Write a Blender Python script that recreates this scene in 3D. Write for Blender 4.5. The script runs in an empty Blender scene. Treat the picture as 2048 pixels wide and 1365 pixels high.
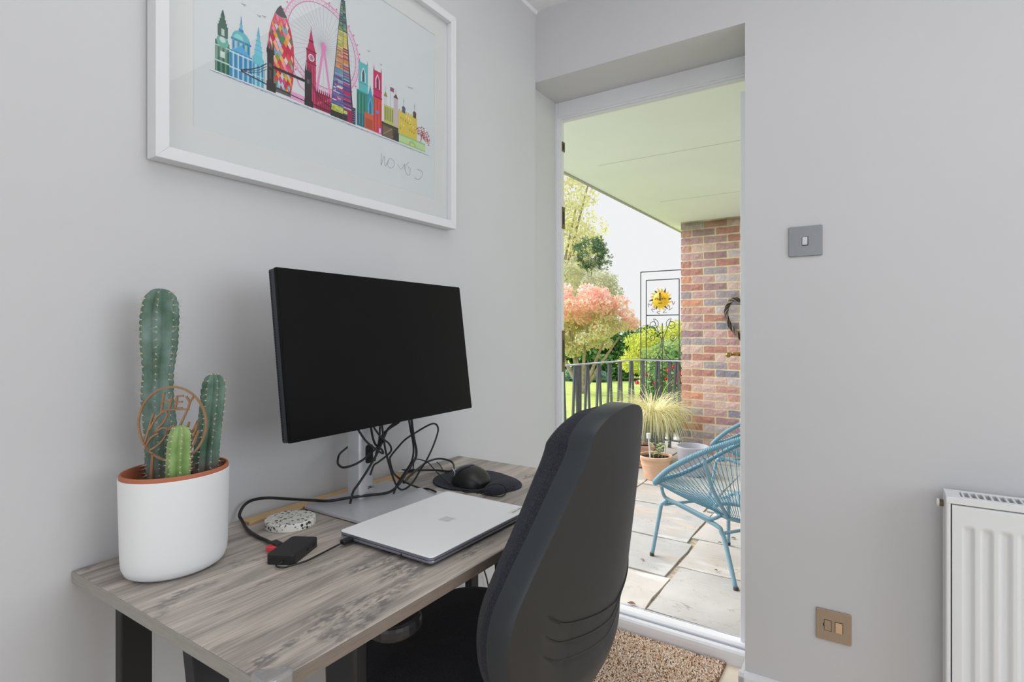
import bpy, bmesh, math, random
import numpy as np
from mathutils import Vector, Matrix
from math import pi, sin, cos, radians as R

random.seed(7)
RNG = np.random.default_rng(7)
S = bpy.context.scene
COL = S.collection

# ------------------------------------------------------------------ camera, world, sun, windows' daylight, exposure
cam_d = bpy.data.cameras.new('camera')
cam_d.sensor_width = 36.0
cam_d.lens = 36.0 * 1110.0 / 2048.0
cam_d.shift_y = -18.5 / 2048.0
cam_d.clip_start = 0.02
cam = bpy.data.objects.new('camera', cam_d)
COL.objects.link(cam)
cam.location = (1.071, 0.0, 1.11)
cam.rotation_euler = (R(90), 0, R(33.3))
S.camera = cam

W = bpy.data.worlds.new('overcast_sky')
S.world = W
W.use_nodes = True
bgn = W.node_tree.nodes['Background']
bgn.inputs[0].default_value = (0.985, 0.992, 1.0, 1)
bgn.inputs[1].default_value = 0.90

def light(name, kind, loc, rot, energy, color=(1, 1, 1), size=None, size_y=None, angle=None):
    d = bpy.data.lights.new(name, kind)
    d.energy = energy
    d.color = color
    if kind == 'AREA':
        d.shape = 'RECTANGLE'
        d.size = size
        d.size_y = size_y
    if angle is not None:
        d.angle = angle
    o = bpy.data.objects.new(name, d)
    o.location = loc
    o.rotation_euler = rot
    COL.objects.link(o)
    return o

# hazy sun from the garden side, under the porch roof
sun_dir = Vector((-0.86, -0.02, 0.70)).normalized()
sun = light('sun', 'SUN', (0, 0, 5), sun_dir.to_track_quat('Z', 'Y').to_euler(), 5.8, (1.0, 0.99, 0.98), angle=R(60))
# daylight of the two room windows (behind and to the right of the camera)
light('window_daylight_right', 'AREA', (3.18, 0.75, 1.45), (0, R(90), 0), 22, (0.89, 0.945, 1.0), 1.25, 1.75)
light('window_daylight_rear', 'AREA', (1.5, -2.38, 1.08), (R(90), 0, 0), 18, (0.92, 0.945, 0.985), 2.2, 1.95)
# wide unseen area light added under the ceiling, standing in for bounced light
light('ceiling_fill', 'AREA', (1.05, 0.65, 2.29), (0, 0, 0), 6.5, (0.97, 0.98, 1.0), 1.5, 1.3)
S.view_settings.view_transform = 'Standard'
S.view_settings.look = 'None'
S.view_settings.gamma = 1.0
S.view_settings.use_curve_mapping = False
S.view_settings.exposure = 0.0
S.cycles.max_bounces = 12
S.cycles.diffuse_bounces = 8
S.cycles.transparent_max_bounces = 16

# ------------------------------------------------------------------ materials
def srgb(r, g, b):
    f = lambda v: v / 12.92 if v <= 0.04045 else ((v + 0.055) / 1.055) ** 2.4
    return (f(r / 255), f(g / 255), f(b / 255), 1)

def mat(name, col, rough=0.5, metal=0.0, spec=0.5, noise=0.0, scale=20.0, bump=0.0, bscale=200.0, sheen=0.0, coat=0.0, stretch=None):
    m = bpy.data.materials.new(name)
    m.use_nodes = True
    nt = m.node_tree
    b = nt.nodes['Principled BSDF']
    c = srgb(*col)
    b.inputs['Base Color'].default_value = c
    b.inputs['Roughness'].default_value = rough
    b.inputs['Metallic'].default_value = metal
    b.inputs['Specular IOR Level'].default_value = spec
    if sheen: b.inputs['Sheen Weight'].default_value = sheen
    if coat: b.inputs['Coat Weight'].default_value = coat
    tc = nt.nodes.new('ShaderNodeTexCoord')
    mp = nt.nodes.new('ShaderNodeMapping')
    nt.links.new(tc.outputs['Object'], mp.inputs[0])
    if stretch: mp.inputs['Scale'].default_value = stretch
    if noise:
        n = nt.nodes.new('ShaderNodeTexNoise')
        n.inputs['Scale'].default_value = scale
        n.inputs['Detail'].default_value = 6
        nt.links.new(mp.outputs[0], n.inputs['Vector'])
        r = nt.nodes.new('ShaderNodeValToRGB')
        r.color_ramp.elements[0].position = 0.3
        r.color_ramp.elements[1].position = 0.7
        r.color_ramp.elements[0].color = tuple(x * (1 - noise) for x in c[:3]) + (1,)
        r.color_ramp.elements[1].color = tuple(min(1, x * (1 + noise)) for x in c[:3]) + (1,)
        nt.links.new(n.outputs['Fac'], r.inputs[0])
        nt.links.new(r.outputs[0], b.inputs['Base Color'])
    if bump:
        n2 = nt.nodes.new('ShaderNodeTexNoise')
        n2.inputs['Scale'].default_value = bscale
        n2.inputs['Detail'].default_value = 4
        nt.links.new(mp.outputs[0], n2.inputs['Vector'])
        bp = nt.nodes.new('ShaderNodeBump')
        bp.inputs['Strength'].default_value = bump
        bp.inputs['Distance'].default_value = 0.002
        nt.links.new(n2.outputs['Fac'], bp.inputs['Height'])
        nt.links.new(bp.outputs[0], b.inputs['Normal'])
    return m

def random_mat(name, cols, rough=0.8, island=False, spec=0.3, bump=0.0, bscale=60, noise=0.25, nscale=25, translucent=0.0):
    """colour picked per object (or per island) from a list, with a mottling noise on top"""
    m = bpy.data.materials.new(name)
    m.use_nodes = True
    nt = m.node_tree
    b = nt.nodes['Principled BSDF']
    b.inputs['Roughness'].default_value = rough
    b.inputs['Specular IOR Level'].default_value = spec
    if island:
        g = nt.nodes.new('ShaderNodeNewGeometry'); out = g.outputs['Random Per Island']
    else:
        g = nt.nodes.new('ShaderNodeObjectInfo'); out = g.outputs['Random']
    r = nt.nodes.new('ShaderNodeValToRGB')
    r.color_ramp.interpolation = 'CONSTANT'
    el = r.color_ramp.elements
    el[0].position = 0; el[0].color = srgb(*cols[0])
    el[1].position = 1 / len(cols); el[1].color = srgb(*cols[1 % len(cols)])
    for i in range(2, len(cols)):
        e = el.new(i / len(cols)); e.color = srgb(*cols[i])
    nt.links.new(out, r.inputs[0])
    last = r.outputs[0]
    if noise:
        tc = nt.nodes.new('ShaderNodeTexCoord')
        n = nt.nodes.new('ShaderNodeTexNoise'); n.inputs['Scale'].default_value = nscale; n.inputs['Detail'].default_value = 6
        nt.links.new(tc.outputs['Object'], n.inputs['Vector'])
        mr = nt.nodes.new('ShaderNodeMapRange')
        mr.inputs[1].default_value = 0.3; mr.inputs[2].default_value = 0.7
        mr.inputs[3].default_value = 1 - noise; mr.inputs[4].default_value = 1 + noise
        nt.links.new(n.outputs['Fac'], mr.inputs[0])
        mx = nt.nodes.new('ShaderNodeVectorMath'); mx.operation = 'SCALE'
        nt.links.new(last, mx.inputs[0]); nt.links.new(mr.outputs[0], mx.inputs['Scale'])
        last = mx.outputs[0]
        if bump:
            n2 = nt.nodes.new('ShaderNodeTexNoise'); n2.inputs['Scale'].default_value = bscale; n2.inputs['Detail'].default_value = 8
            nt.links.new(tc.outputs['Object'], n2.inputs['Vector'])
            bp = nt.nodes.new('ShaderNodeBump'); bp.inputs['Strength'].default_value = bump; bp.inputs['Distance'].default_value = 0.01
            nt.links.new(n2.outputs['Fac'], bp.inputs['Height']); nt.links.new(bp.outputs[0], b.inputs['Normal'])
    nt.links.new(last, b.inputs['Base Color'])
    if translucent:
        outn = nt.nodes['Material Output']
        t = nt.nodes.new('ShaderNodeBsdfTranslucent'); nt.links.new(last, t.inputs[0])
        ms = nt.nodes.new('ShaderNodeMixShader'); ms.inputs[0].default_value = translucent
        nt.links.new(b.outputs[0], ms.inputs[1]); nt.links.new(t.outputs[0], ms.inputs[2])
        nt.links.new(ms.outputs[0], outn.inputs[0])
    return m

def glass_mat(name, tint=(1, 1, 1), ior=1.5, rough=0.0):
    m = bpy.data.materials.new(name)
    m.use_nodes = True
    nt = m.node_tree
    for n in list(nt.nodes):
        if n.type != 'OUTPUT_MATERIAL': nt.nodes.remove(n)
    o = nt.nodes['Material Output']
    t = nt.nodes.new('ShaderNodeBsdfTransparent'); t.inputs[0].default_value = (*tint, 1)
    g = nt.nodes.new('ShaderNodeBsdfGlossy'); g.inputs['Roughness'].default_value = rough
    f = nt.nodes.new('ShaderNodeFresnel'); f.inputs[0].default_value = ior
    ms = nt.nodes.new('ShaderNodeMixShader')
    gb = nt.nodes.new('ShaderNodeNewGeometry')
    inv = nt.nodes.new('ShaderNodeMath'); inv.operation = 'SUBTRACT'; inv.inputs[0].default_value = 1.0
    nt.links.new(gb.outputs['Backfacing'], inv.inputs[1])
    mu_ = nt.nodes.new('ShaderNodeMath'); mu_.operation = 'MULTIPLY'
    nt.links.new(f.outputs[0], mu_.inputs[0]); nt.links.new(inv.outputs[0], mu_.inputs[1])
    nt.links.new(mu_.outputs[0], ms.inputs[0]); nt.links.new(t.outputs[0], ms.inputs[1]); nt.links.new(g.outputs[0], ms.inputs[2])
    nt.links.new(ms.outputs[0], o.inputs[0])
    return m

def vcol_mat(name, rough=0.7):
    m = bpy.data.materials.new(name)
    m.use_nodes = True
    nt = m.node_tree
    a = nt.nodes.new('ShaderNodeVertexColor'); a.layer_name = 'ink'
    b = nt.nodes['Principled BSDF']
    b.inputs['Roughness'].default_value = rough
    b.inputs['Specular IOR Level'].default_value = 0.2
    nt.links.new(a.outputs[0], b.inputs['Base Color'])
    return m

M = {}
M['wall'] = mat('wall_paint', (201, 201, 204), 0.9, spec=0.15, noise=0.012, scale=3, bump=0.05, bscale=120)
M['ceiling'] = mat('ceiling_paint', (230, 230, 232), 0.9, spec=0.1)
M['gloss_white'] = mat('white_gloss_paint', (224, 225, 230), 0.35, spec=0.4, noise=0.01, scale=8)
M['upvc'] = mat('white_upvc', (244, 245, 250), 0.3, spec=0.45)
M['alu'] = mat('grey_threshold_metal', (206, 208, 218), 0.35, metal=0.3)
M['oak'] = random_mat('pale_oak_boards', [(236, 221, 200), (230, 214, 192), (240, 227, 208)], 0.45, spec=0.4, noise=0.1, nscale=9)
M['soffit'] = mat('porch_soffit_paint', (240, 243, 250), 0.8, spec=0.2, noise=0.02, scale=2)
M['trim_grey'] = mat('soffit_edge_grey', (168, 170, 165), 0.7)
M['mortar'] = mat('sandy_mortar', (252, 236, 210), 0.95, spec=0.1, noise=0.08, scale=40, bump=0.4, bscale=180)
M['brick'] = random_mat('stock_brick', [(218, 182, 182), (198, 162, 166), (176, 164, 178), (212, 168, 160), (154, 150, 168), (226, 196, 190), (198, 146, 138), (184, 172, 182), (212, 200, 206), (228, 166, 146), (208, 174, 176), (180, 148, 154)], 0.9, bump=0.5, bscale=60, noise=0.16, nscale=30)
M['flag'] = None
M['joint'] = mat('paving_joint_grit', (168, 156, 138), 0.95, spec=0.1, noise=0.35, scale=40, bump=0.5, bscale=100)
M['dark_metal'] = mat('grey_painted_steel', (92, 96, 108), 0.55, spec=0.4, noise=0.1, scale=60)
M['rail_top'] = mat('lilac_grey_handrail', (180, 184, 204), 0.4, spec=0.5, noise=0.05, scale=40)
M['iron'] = mat('wrought_iron', (70, 72, 80), 0.6, noise=0.15, scale=60)
M['black_metal'] = mat('black_powder_coat', (24, 24, 27), 0.5, spec=0.4, bump=0.05, bscale=400)
M['black_plastic'] = mat('black_plastic', (26, 26, 28), 0.4, spec=0.5)
M['cable'] = mat('cable_black', (20, 21, 24), 0.42, spec=0.5)
M['shell'] = mat('chair_shell_grained_plastic', (38, 37, 37), 0.5, spec=0.42, bump=0.14, bscale=900)
M['shell_rim'] = mat('chair_shell_edge_plastic', (42, 47, 53), 0.38, spec=0.5, bump=0.06, bscale=900)
M['fabric'] = mat('charcoal_weave', (52, 54, 62), 0.95, spec=0.12, noise=0.4, scale=420, bump=0.5, bscale=700, sheen=0.08)
M['steel'] = mat('brushed_silver', (206, 208, 213), 0.38, metal=0.4, noise=0.02, scale=30)
M['silver_lid'] = mat('silver_laptop_lid', (248, 249, 252), 0.42, metal=0.05, spec=0.5, noise=0.01, scale=20)
M['laptop_edge'] = mat('laptop_edge_metal', (150, 152, 166), 0.35, metal=0.7)
M['logo_grey'] = mat('mirror_logo_grey', (222, 222, 226), 0.3, metal=0.25)
M['screen'] = mat('matt_black_screen', (5, 5, 6), 0.36, spec=0.16)
M['monitor_edge'] = mat('graphite_monitor_edge', (58, 60, 68), 0.45, metal=0.3)
M['white_pot'] = mat('white_ceramic_pot', (226, 228, 230), 0.45, spec=0.4)
M['terracotta'] = mat('terracotta', (196, 128, 92), 0.85, spec=0.2, noise=0.12, scale=14, bump=0.15, bscale=90)
M['terracotta_pale'] = mat('weathered_terracotta', (226, 188, 160), 0.85, spec=0.2, noise=0.1, scale=12, bump=0.2, bscale=60)
M['terracotta_pink'] = mat('pink_terracotta', (212, 170, 154), 0.85, spec=0.2, noise=0.08, scale=14)
M['inner_terracotta'] = mat('inner_terracotta_plastic', (176, 106, 78), 0.6, spec=0.3)
M['soil'] = mat('potting_soil', (58, 46, 40), 0.95, spec=0.1, noise=0.5, scale=80, bump=0.8, bscale=160)
M['spine'] = mat('cream_spines', (196, 184, 160), 0.7)
M['areole'] = mat('areole_felt', (214, 204, 178), 0.9)
M['topper'] = mat('laser_cut_plywood', (150, 118, 90), 0.7, noise=0.12, scale=60, spec=0.2)
M['pine'] = mat('pine_strip', (214, 180, 132), 0.6, noise=0.08, scale=30, stretch=(20, 1, 20))
M['red'] = mat('red_plastic', (206, 66, 66), 0.45)
M['port'] = mat('port_black', (6, 6, 7), 0.5)
M['clear'] = mat('clear_silicone_guard', (246, 248, 250), 0.04, spec=0.6)
M['clear'].node_tree.nodes['Principled BSDF'].inputs['Transmission Weight'].default_value = 0.8
M['pane'] = glass_mat('picture_glass', (0.97, 0.975, 0.98), 1.6)
M['door_pane'] = glass_mat('door_glass', (0.96, 0.98, 0.98), 1.5)
M['frame'] = mat('white_picture_frame', (216, 217, 221), 0.5, spec=0.35)
M['mount'] = mat('white_mount_board', (218, 218, 217), 0.95, spec=0.1)
M['paper'] = mat('print_paper', (214, 217, 219), 0.95, spec=0.1)
M['ink'] = vcol_mat('print_inks')
M['pen'] = mat('pencil_grey', (110, 112, 116), 0.8)
M['radiator'] = mat('radiator_enamel', (222, 224, 226), 0.35, spec=0.45)
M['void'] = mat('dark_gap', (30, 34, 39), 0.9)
M['brass'] = mat('brass', (172, 140, 84), 0.3, metal=0.9)
M['old_brass'] = mat('tarnished_brass', (110, 96, 72), 0.45, metal=0.8)
M['brushed_plate'] = mat('brushed_steel_plate', (140, 142, 146), 0.38, metal=0.75, noise=0.05, scale=60, stretch=(1, 1, 12))
M['rocker_steel'] = mat('bright_steel_rocker', (196, 198, 204), 0.3, metal=0.8)
M['bronze_plate'] = mat('brushed_bronze_plate', (164, 146, 128), 0.4, metal=0.6, noise=0.05, scale=60, stretch=(12, 1, 1))
M['rocker_bronze'] = mat('bright_bronze_rocker', (200, 170, 140), 0.35, metal=0.6)
M['coir'] = random_mat('coir_loop', [(232, 204, 178), (216, 184, 156), (244, 224, 204), (200, 160, 130), (250, 238, 226), (222, 194, 170)], 0.9, island=True, noise=0)
M['coir_base'] = mat('coir_backing', (128, 92, 66), 0.95, noise=0.3, scale=120)
M['blue'] = mat('teal_blue_powder_coat', (124, 160, 176), 0.4, spec=0.45)
M['blue_cord'] = mat('teal_blue_pvc_cord', (106, 150, 170), 0.45, spec=0.5)
M['rubber'] = mat('rubber_foot', (70, 64, 60), 0.8)
M['grey_pot'] = mat('grey_glazed_pot', (190, 192, 204), 0.4, spec=0.5)
M['ribbed'] = mat('verdigris_ribbed_pot', (120, 134, 132), 0.6, noise=0.2, scale=30)
M['wicker'] = random_mat('grey_willow', [(122, 110, 102), (76, 66, 60), (158, 146, 138), (98, 88, 80), (60, 52, 48)], 0.85, noise=0.3, nscale=60)
M['sun_glass'] = mat('amber_sun_enamel', (238, 196, 44), 0.35, spec=0.5, noise=0.15, scale=14)
M['bark'] = mat('bark', (164, 150, 136), 0.95, noise=0.3, scale=12, bump=0.5, bscale=30)
M['lawn'] = mat('lawn_grass', (178, 198, 112), 0.95, spec=0.1, noise=0.22, scale=3.5, bump=0.8, bscale=60)
def leafm(name, cols, t=0.35): return random_mat(name, cols, 0.6, island=True, noise=0, spec=0.35, translucent=t)
M['lf_spring'] = leafm('pale_spring_leaves', [(244, 240, 190), (236, 234, 176), (246, 242, 208), (224, 222, 180), (238, 234, 200), (214, 210, 170)], .5)
M['lf_grey'] = leafm('grey_green_leaves', [(222, 224, 196), (206, 210, 178), (230, 230, 208), (222, 212, 192)], .5)
M['lf_conifer'] = leafm('conifer_needles', [(112, 142, 106), (92, 124, 92), (134, 162, 126), (120, 144, 118)], 0.2)
M['lf_pink'] = leafm('pink_red_young_leaves', [(252, 202, 204), (252, 220, 220), (248, 182, 184), (252, 232, 228), (246, 236, 210), (232, 232, 190), (252, 214, 200)], .55)
M['lf_pinkgreen'] = leafm('pink_green_leaves', [(234, 234, 192), (214, 222, 170), (244, 214, 190), (238, 238, 204), (194, 210, 160), (242, 224, 200)], .5)
M['lf_laurel'] = leafm('laurel_leaves', [(86, 136, 72), (110, 160, 90), (70, 114, 64), (140, 184, 116), (96, 146, 86)], 0.2)
M['lf_lime'] = leafm('yellow_green_leaves', [(226, 224, 96), (210, 216, 92), (234, 232, 136), (190, 204, 90), (176, 190, 92)])
M['lf_mixed'] = leafm('mid_green_leaves', [(150, 184, 112), (126, 162, 98), (180, 206, 142), (200, 214, 162), (116, 148, 92)])
M['lf_camellia'] = leafm('glossy_camellia_leaves', [(92, 136, 76), (116, 158, 90), (146, 184, 116), (76, 114, 66), (176, 200, 138)], 0.15)
M['lf_border'] = leafm('fresh_green_leaves', [(168, 206, 90), (146, 192, 78), (190, 220, 120), (128, 172, 70)])
M['lf_blue'] = leafm('blue_green_strap_leaves', [(134, 176, 160), (150, 190, 172), (116, 158, 140)])
M['lf_straw'] = leafm('straw_yellow_blades', [(250, 246, 214), (246, 240, 200), (252, 250, 228), (238, 232, 182), (248, 242, 208), (222, 222, 166)], .4)
M['lf_seed'] = mat('seedling_leaf', (168, 180, 128), 0.6)
M['petal'] = mat('red_petals', (196, 34, 52), 0.55, noise=0.15, scale=40)
M['petal_pink'] = mat('rose_petals', (214, 74, 90), 0.55, noise=0.15, scale=40)
M['dry_leaf'] = mat('dry_brown_leaf', (112, 84, 66), 0.85, noise=0.2, scale=60)
M['white_plastic'] = mat('white_plastic', (232, 232, 230), 0.4)

# wooden desktop: long streaks along the desk, dark weathered patches
def desk_wood():
    m = bpy.data.materials.new('weathered_grey_oak_laminate')
    m.use_nodes = True
    nt = m.node_tree; L = nt.links.new
    b = nt.nodes['Principled BSDF']; b.inputs['Roughness'].default_value = 0.5; b.inputs['Specular IOR Level'].default_value = 0.35
    tc = nt.nodes.new('ShaderNodeTexCoord')
    def noise(scl, s, det=6, dist=0.0):
        mp = nt.nodes.new('ShaderNodeMapping'); mp.inputs['Scale'].default_value = scl
        L(tc.outputs['Object'], mp.inputs[0])
        n = nt.nodes.new('ShaderNodeTexNoise'); n.inputs['Scale'].default_value = s; n.inputs['Detail'].default_value = det
        n.inputs['Distortion'].default_value = dist
        L(mp.outputs[0], n.inputs['Vector']); return n.outputs['Fac']
    def ramp(f, a, ca, z, cz):
        r = nt.nodes.new('ShaderNodeValToRGB'); e = r.color_ramp.elements
        e[0].position = a; e[0].color = ca; e[1].position = z; e[1].color = cz
        L(f, r.inputs[0]); return r.outputs[0]
    def mix(f, a, c, mode='MIX'):
        n = nt.nodes.new('ShaderNodeMix'); n.data_type = 'RGBA'; n.blend_type = mode
        if isinstance(f, float): n.inputs[0].default_value = f
        else: L(f, n.inputs[0])
        for s, v in ((n.inputs[6], a), (n.inputs[7], c)):
            if isinstance(v, tuple): s.default_value = v
            else: L(v, s)
        return n.outputs[2]
    base = ramp(noise((16, 1.7, 16), 2.2, 7, 0.5), 0.36, srgb(150, 143, 138), 0.64, srgb(203, 193, 184))
    fine = ramp(noise((110, 5, 110), 2.5, 5), 0.33, (0.74, 0.73, 0.72, 1), 0.66, (1.08, 1.07, 1.06, 1))
    c = mix(1.0, base, fine, 'MULTIPLY')
    patch = ramp(noise((8, 3.4, 8), 2.0, 3, 0.6), 0.565, (0, 0, 0, 1), 0.65, (1, 1, 1, 1))
    saw = ramp(noise((60, 24, 60), 3.0, 5), 0.44, (0, 0, 0, 1), 0.56, (1, 1, 1, 1))
    pf = mix(1.0, patch, saw, 'MULTIPLY')
    sc = nt.nodes.new('ShaderNodeMath'); sc.operation = 'MULTIPLY'; sc.inputs[1].default_value = 0.75
    L(pf, sc.inputs[0])
    c = mix(sc.outputs[0], c, srgb(110, 108, 107))
    L(c, b.inputs['Base Color'])
    return m
M['desk'] = desk_wood()
M['desk_edge'] = mat('desk_end_edging', (150, 146, 140), 0.55, noise=0.08, scale=12, stretch=(3, 3, 60))

def riven_stone():
    m = random_mat('riven_sandstone', [(182, 178, 175), (177, 173, 171), (187, 181, 176), (175, 173, 172), (182, 176, 169)], 0.85, bump=0.8, bscale=6, noise=0.10, nscale=4)
    nt = m.node_tree; L = nt.links.new
    b = nt.nodes['Principled BSDF']
    src = b.inputs['Base Color'].links[0].from_socket
    tc = nt.nodes.new('ShaderNodeTexCoord'); oi = nt.nodes.new('ShaderNodeObjectInfo')
    ad = nt.nodes.new('ShaderNodeVectorMath'); ad.operation = 'MULTIPLY_ADD'; ad.inputs[1].default_value = (1, 2.2, 1)
    L(tc.outputs['Object'], ad.inputs[0]); L(oi.outputs['Random'], ad.inputs[2])
    def layer(scale, lo, hi, col, dist, amount, src):
        n = nt.nodes.new('ShaderNodeTexNoise'); n.inputs['Scale'].default_value = scale; n.inputs['Detail'].default_value = 5; n.inputs['Distortion'].default_value = dist
        L(ad.outputs[0], n.inputs['Vector'])
        d = nt.nodes.new('ShaderNodeMath'); d.operation = 'SUBTRACT'; d.inputs[1].default_value = (lo + hi) / 2; L(n.outputs['Fac'], d.inputs[0])
        ab = nt.nodes.new('ShaderNodeMath'); ab.operation = 'ABSOLUTE'; L(d.outputs[0], ab.inputs[0])
        mr = nt.nodes.new('ShaderNodeMapRange'); mr.inputs[1].default_value = 0; mr.inputs[2].default_value = (hi - lo) / 2; mr.inputs[3].default_value = amount; mr.inputs[4].default_value = 0
        L(ab.outputs[0], mr.inputs[0])
        mx = nt.nodes.new('ShaderNodeMix'); mx.data_type = 'RGBA'; L(mr.outputs[0], mx.inputs[0]); L(src, mx.inputs[6]); mx.inputs[7].default_value = srgb(*col)
        return mx.outputs[2]
    src = layer(1.6, .57, .80, (226, 222, 218), .3, .7, src)
    src = layer(1.1, .36, .46, (204, 184, 164), .5, .45, src)
    src = layer(2.2, .497, .503, (120, 112, 104), .8, .75, src)
    src = layer(3.1, .447, .452, (140, 130, 120), 1.2, .6, src)
    L(src, b.inputs['Base Color'])
    return m
M['flag'] = riven_stone()

M['desk_front'] = mat('desk_front_edging', (122, 110, 100), 0.55, noise=0.14, scale=10, stretch=(3, 3, 60))
def terrazzo():
    m = bpy.data.materials.new('terrazzo'); m.use_nodes = True
    nt = m.node_tree; L = nt.links.new
    b = nt.nodes['Principled BSDF']; b.inputs['Roughness'].default_value = 0.6
    tc = nt.nodes.new('ShaderNodeTexCoord')
    last = None
    for s, th, col in ((150, 0.30, (40, 42, 44)), (260, 0.26, (120, 120, 118))):
        v = nt.nodes.new('ShaderNodeTexVoronoi'); v.inputs['Scale'].default_value = s
        L(tc.outputs['Object'], v.inputs['Vector'])
        sep = nt.nodes.new('ShaderNodeSeparateColor'); L(v.outputs['Color'], sep.inputs[0])
        a = nt.nodes.new('ShaderNodeMath'); a.operation = 'LESS_THAN'; a.inputs[1].default_value = th; L(sep.outputs[0], a.inputs[0])
        d = nt.nodes.new('ShaderNodeMath'); d.operation = 'LESS_THAN'; d.inputs[1].default_value = 0.42; L(v.outputs['Distance'], d.inputs[0])
        f = nt.nodes.new('ShaderNodeMath'); f.operation = 'MULTIPLY'; L(a.outputs[0], f.inputs[0]); L(d.outputs[0], f.inputs[1])
        mx = nt.nodes.new('ShaderNodeMix'); mx.data_type = 'RGBA'
        L(f.outputs[0], mx.inputs[0])
        if last is None: mx.inputs[6].default_value = srgb(226, 225, 218)
        else: L(last, mx.inputs[6])
        mx.inputs[7].default_value = srgb(*col)
        last = mx.outputs[2]
    L(last, b.inputs['Base Color'])
    return m
M['terrazzo'] = terrazzo()

def cactus_mat(name, top, mid, base_z, brown_to):
    m = bpy.data.materials.new(name); m.use_nodes = True
    nt = m.node_tree; L = nt.links.new
    b = nt.nodes['Principled BSDF']; b.inputs['Roughness'].default_value = 0.6; b.inputs['Specular IOR Level'].default_value = 0.3
    g = nt.nodes.new('ShaderNodeNewGeometry'); sp = nt.nodes.new('ShaderNodeSeparateXYZ'); L(g.outputs['Position'], sp.inputs[0])
    tc = nt.nodes.new('ShaderNodeTexCoord')
    n = nt.nodes.new('ShaderNodeTexNoise'); n.inputs['Scale'].default_value = 26; n.inputs['Detail'].default_value = 5
    L(tc.outputs['Object'], n.inputs['Vector'])
    r = nt.nodes.new('ShaderNodeValToRGB'); e = r.color_ramp.elements
    e[0].position = 0.35; e[0].color = srgb(*mid); e[1].position = 0.65; e[1].color = srgb(*top)
    L(n.outputs['Fac'], r.inputs[0])
    ad = nt.nodes.new('ShaderNodeMath'); ad.operation = 'MULTIPLY_ADD'; ad.inputs[1].default_value = 0.05
    L(n.outputs['Fac'], ad.inputs[0]); L(sp.outputs[2], ad.inputs[2])
    mr = nt.nodes.new('ShaderNodeMapRange'); mr.inputs[1].default_value = base_z; mr.inputs[2].default_value = brown_to
    mr.inputs[3].default_value = 1; mr.inputs[4].default_value = 0
    L(ad.outputs[0], mr.inputs[0])
    mx = nt.nodes.new('ShaderNodeMix'); mx.data_type = 'RGBA'
    L(mr.outputs[0], mx.inputs[0]); L(r.outputs[0], mx.inputs[6]); mx.inputs[7].default_value = srgb(124, 112, 106)
    L(mx.outputs[2], b.inputs['Base Color'])
    return m
def moss(m):
    nt = m.node_tree; L = nt.links.new; b = nt.nodes['Principled BSDF']; src = b.inputs['Base Color'].links[0].from_socket
    g = nt.nodes.new('ShaderNodeNewGeometry'); sp = nt.nodes.new('ShaderNodeSeparateXYZ'); L(g.outputs['Position'], sp.inputs[0])
    n = nt.nodes.new('ShaderNodeTexNoise'); n.inputs['Scale'].default_value = 9; n.inputs['Detail'].default_value = 6; L(g.outputs['Position'], n.inputs['Vector'])
    a = nt.nodes.new('ShaderNodeMath'); a.operation = 'MULTIPLY_ADD'; a.inputs[1].default_value = .35; L(n.outputs['Fac'], a.inputs[0]); L(sp.outputs[2], a.inputs[2])
    mr = nt.nodes.new('ShaderNodeMapRange'); mr.inputs[1].default_value = 2.14; mr.inputs[2].default_value = 2.42; mr.inputs[3].default_value = 0; mr.inputs[4].default_value = .8; L(a.outputs[0], mr.inputs[0])
    mx = nt.nodes.new('ShaderNodeMix'); mx.data_type = 'RGBA'; L(mr.outputs[0], mx.inputs[0]); L(src, mx.inputs[6]); mx.inputs[7].default_value = srgb(108, 98, 66); L(mx.outputs[2], b.inputs['Base Color'])
moss(M['brick']); moss(M['mortar'])
M['cactus_a'] = cactus_mat('blue_green_cactus_skin', (124, 148, 142), (82, 108, 92), 0.885, 0.93)
M['cactus_b'] = cactus_mat('green_cactus_skin', (116, 142, 130), (78, 106, 88), 0.90, 0.925)
M['cactus_c'] = cactus_mat('lime_cactus_skin', (156, 180, 122), (110, 146, 80), 0.86, 0.872)

# ------------------------------------------------------------------ object helpers
WM = {}
def tag(o, label=None, cat=None, group=None, kind=None):
    if label: o['label'] = label
    if cat: o['category'] = cat
    if group: o['group'] = group
    if kind: o['kind'] = kind
    return o

def link(o, parent=None, local=False):
    COL.objects.link(o)
    if parent is not None:
        o.parent = parent
        if not local:
            o.matrix_parent_inverse = WM.get(parent, Matrix()).inverted()
            WM[o] = Matrix()
        else:
            WM[o] = WM.get(parent, Matrix())
    return o

def thing(name, loc, label, cat, group=None, rz=0.0, kind=None):
    o = bpy.data.objects.new(name, None)
    o.empty_display_size = 0.05
    o.location = loc
    o.rotation_euler = (0, 0, rz)
    COL.objects.link(o)
    WM[o] = Matrix.Translation(loc) @ Matrix.Rotation(rz, 4, 'Z')
    return tag(o, label, cat, group, kind)

def catmull(pts, n, closed=False):
    P = [Vector(p) for p in pts]
    N = len(P); out = []
    rng = range(N) if closed else range(N - 1)
    for i in rng:
        if closed:
            a, b, c, d = P[(i - 1) % N], P[i], P[(i + 1) % N], P[(i + 2) % N]
        else:
            a, b, c, d = P[max(i - 1, 0)], P[i], P[i + 1], P[min(i + 2, N - 1)]
        for k in range(n):
            t = k / n
            out.append(0.5 * ((2 * b) + (-a + c) * t + (2 * a - 5 * b + 4 * c - d) * t * t + (-a + 3 * b - 3 * c + d) * t ** 3))
    if not closed: out.append(P[-1])
    return out

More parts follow.
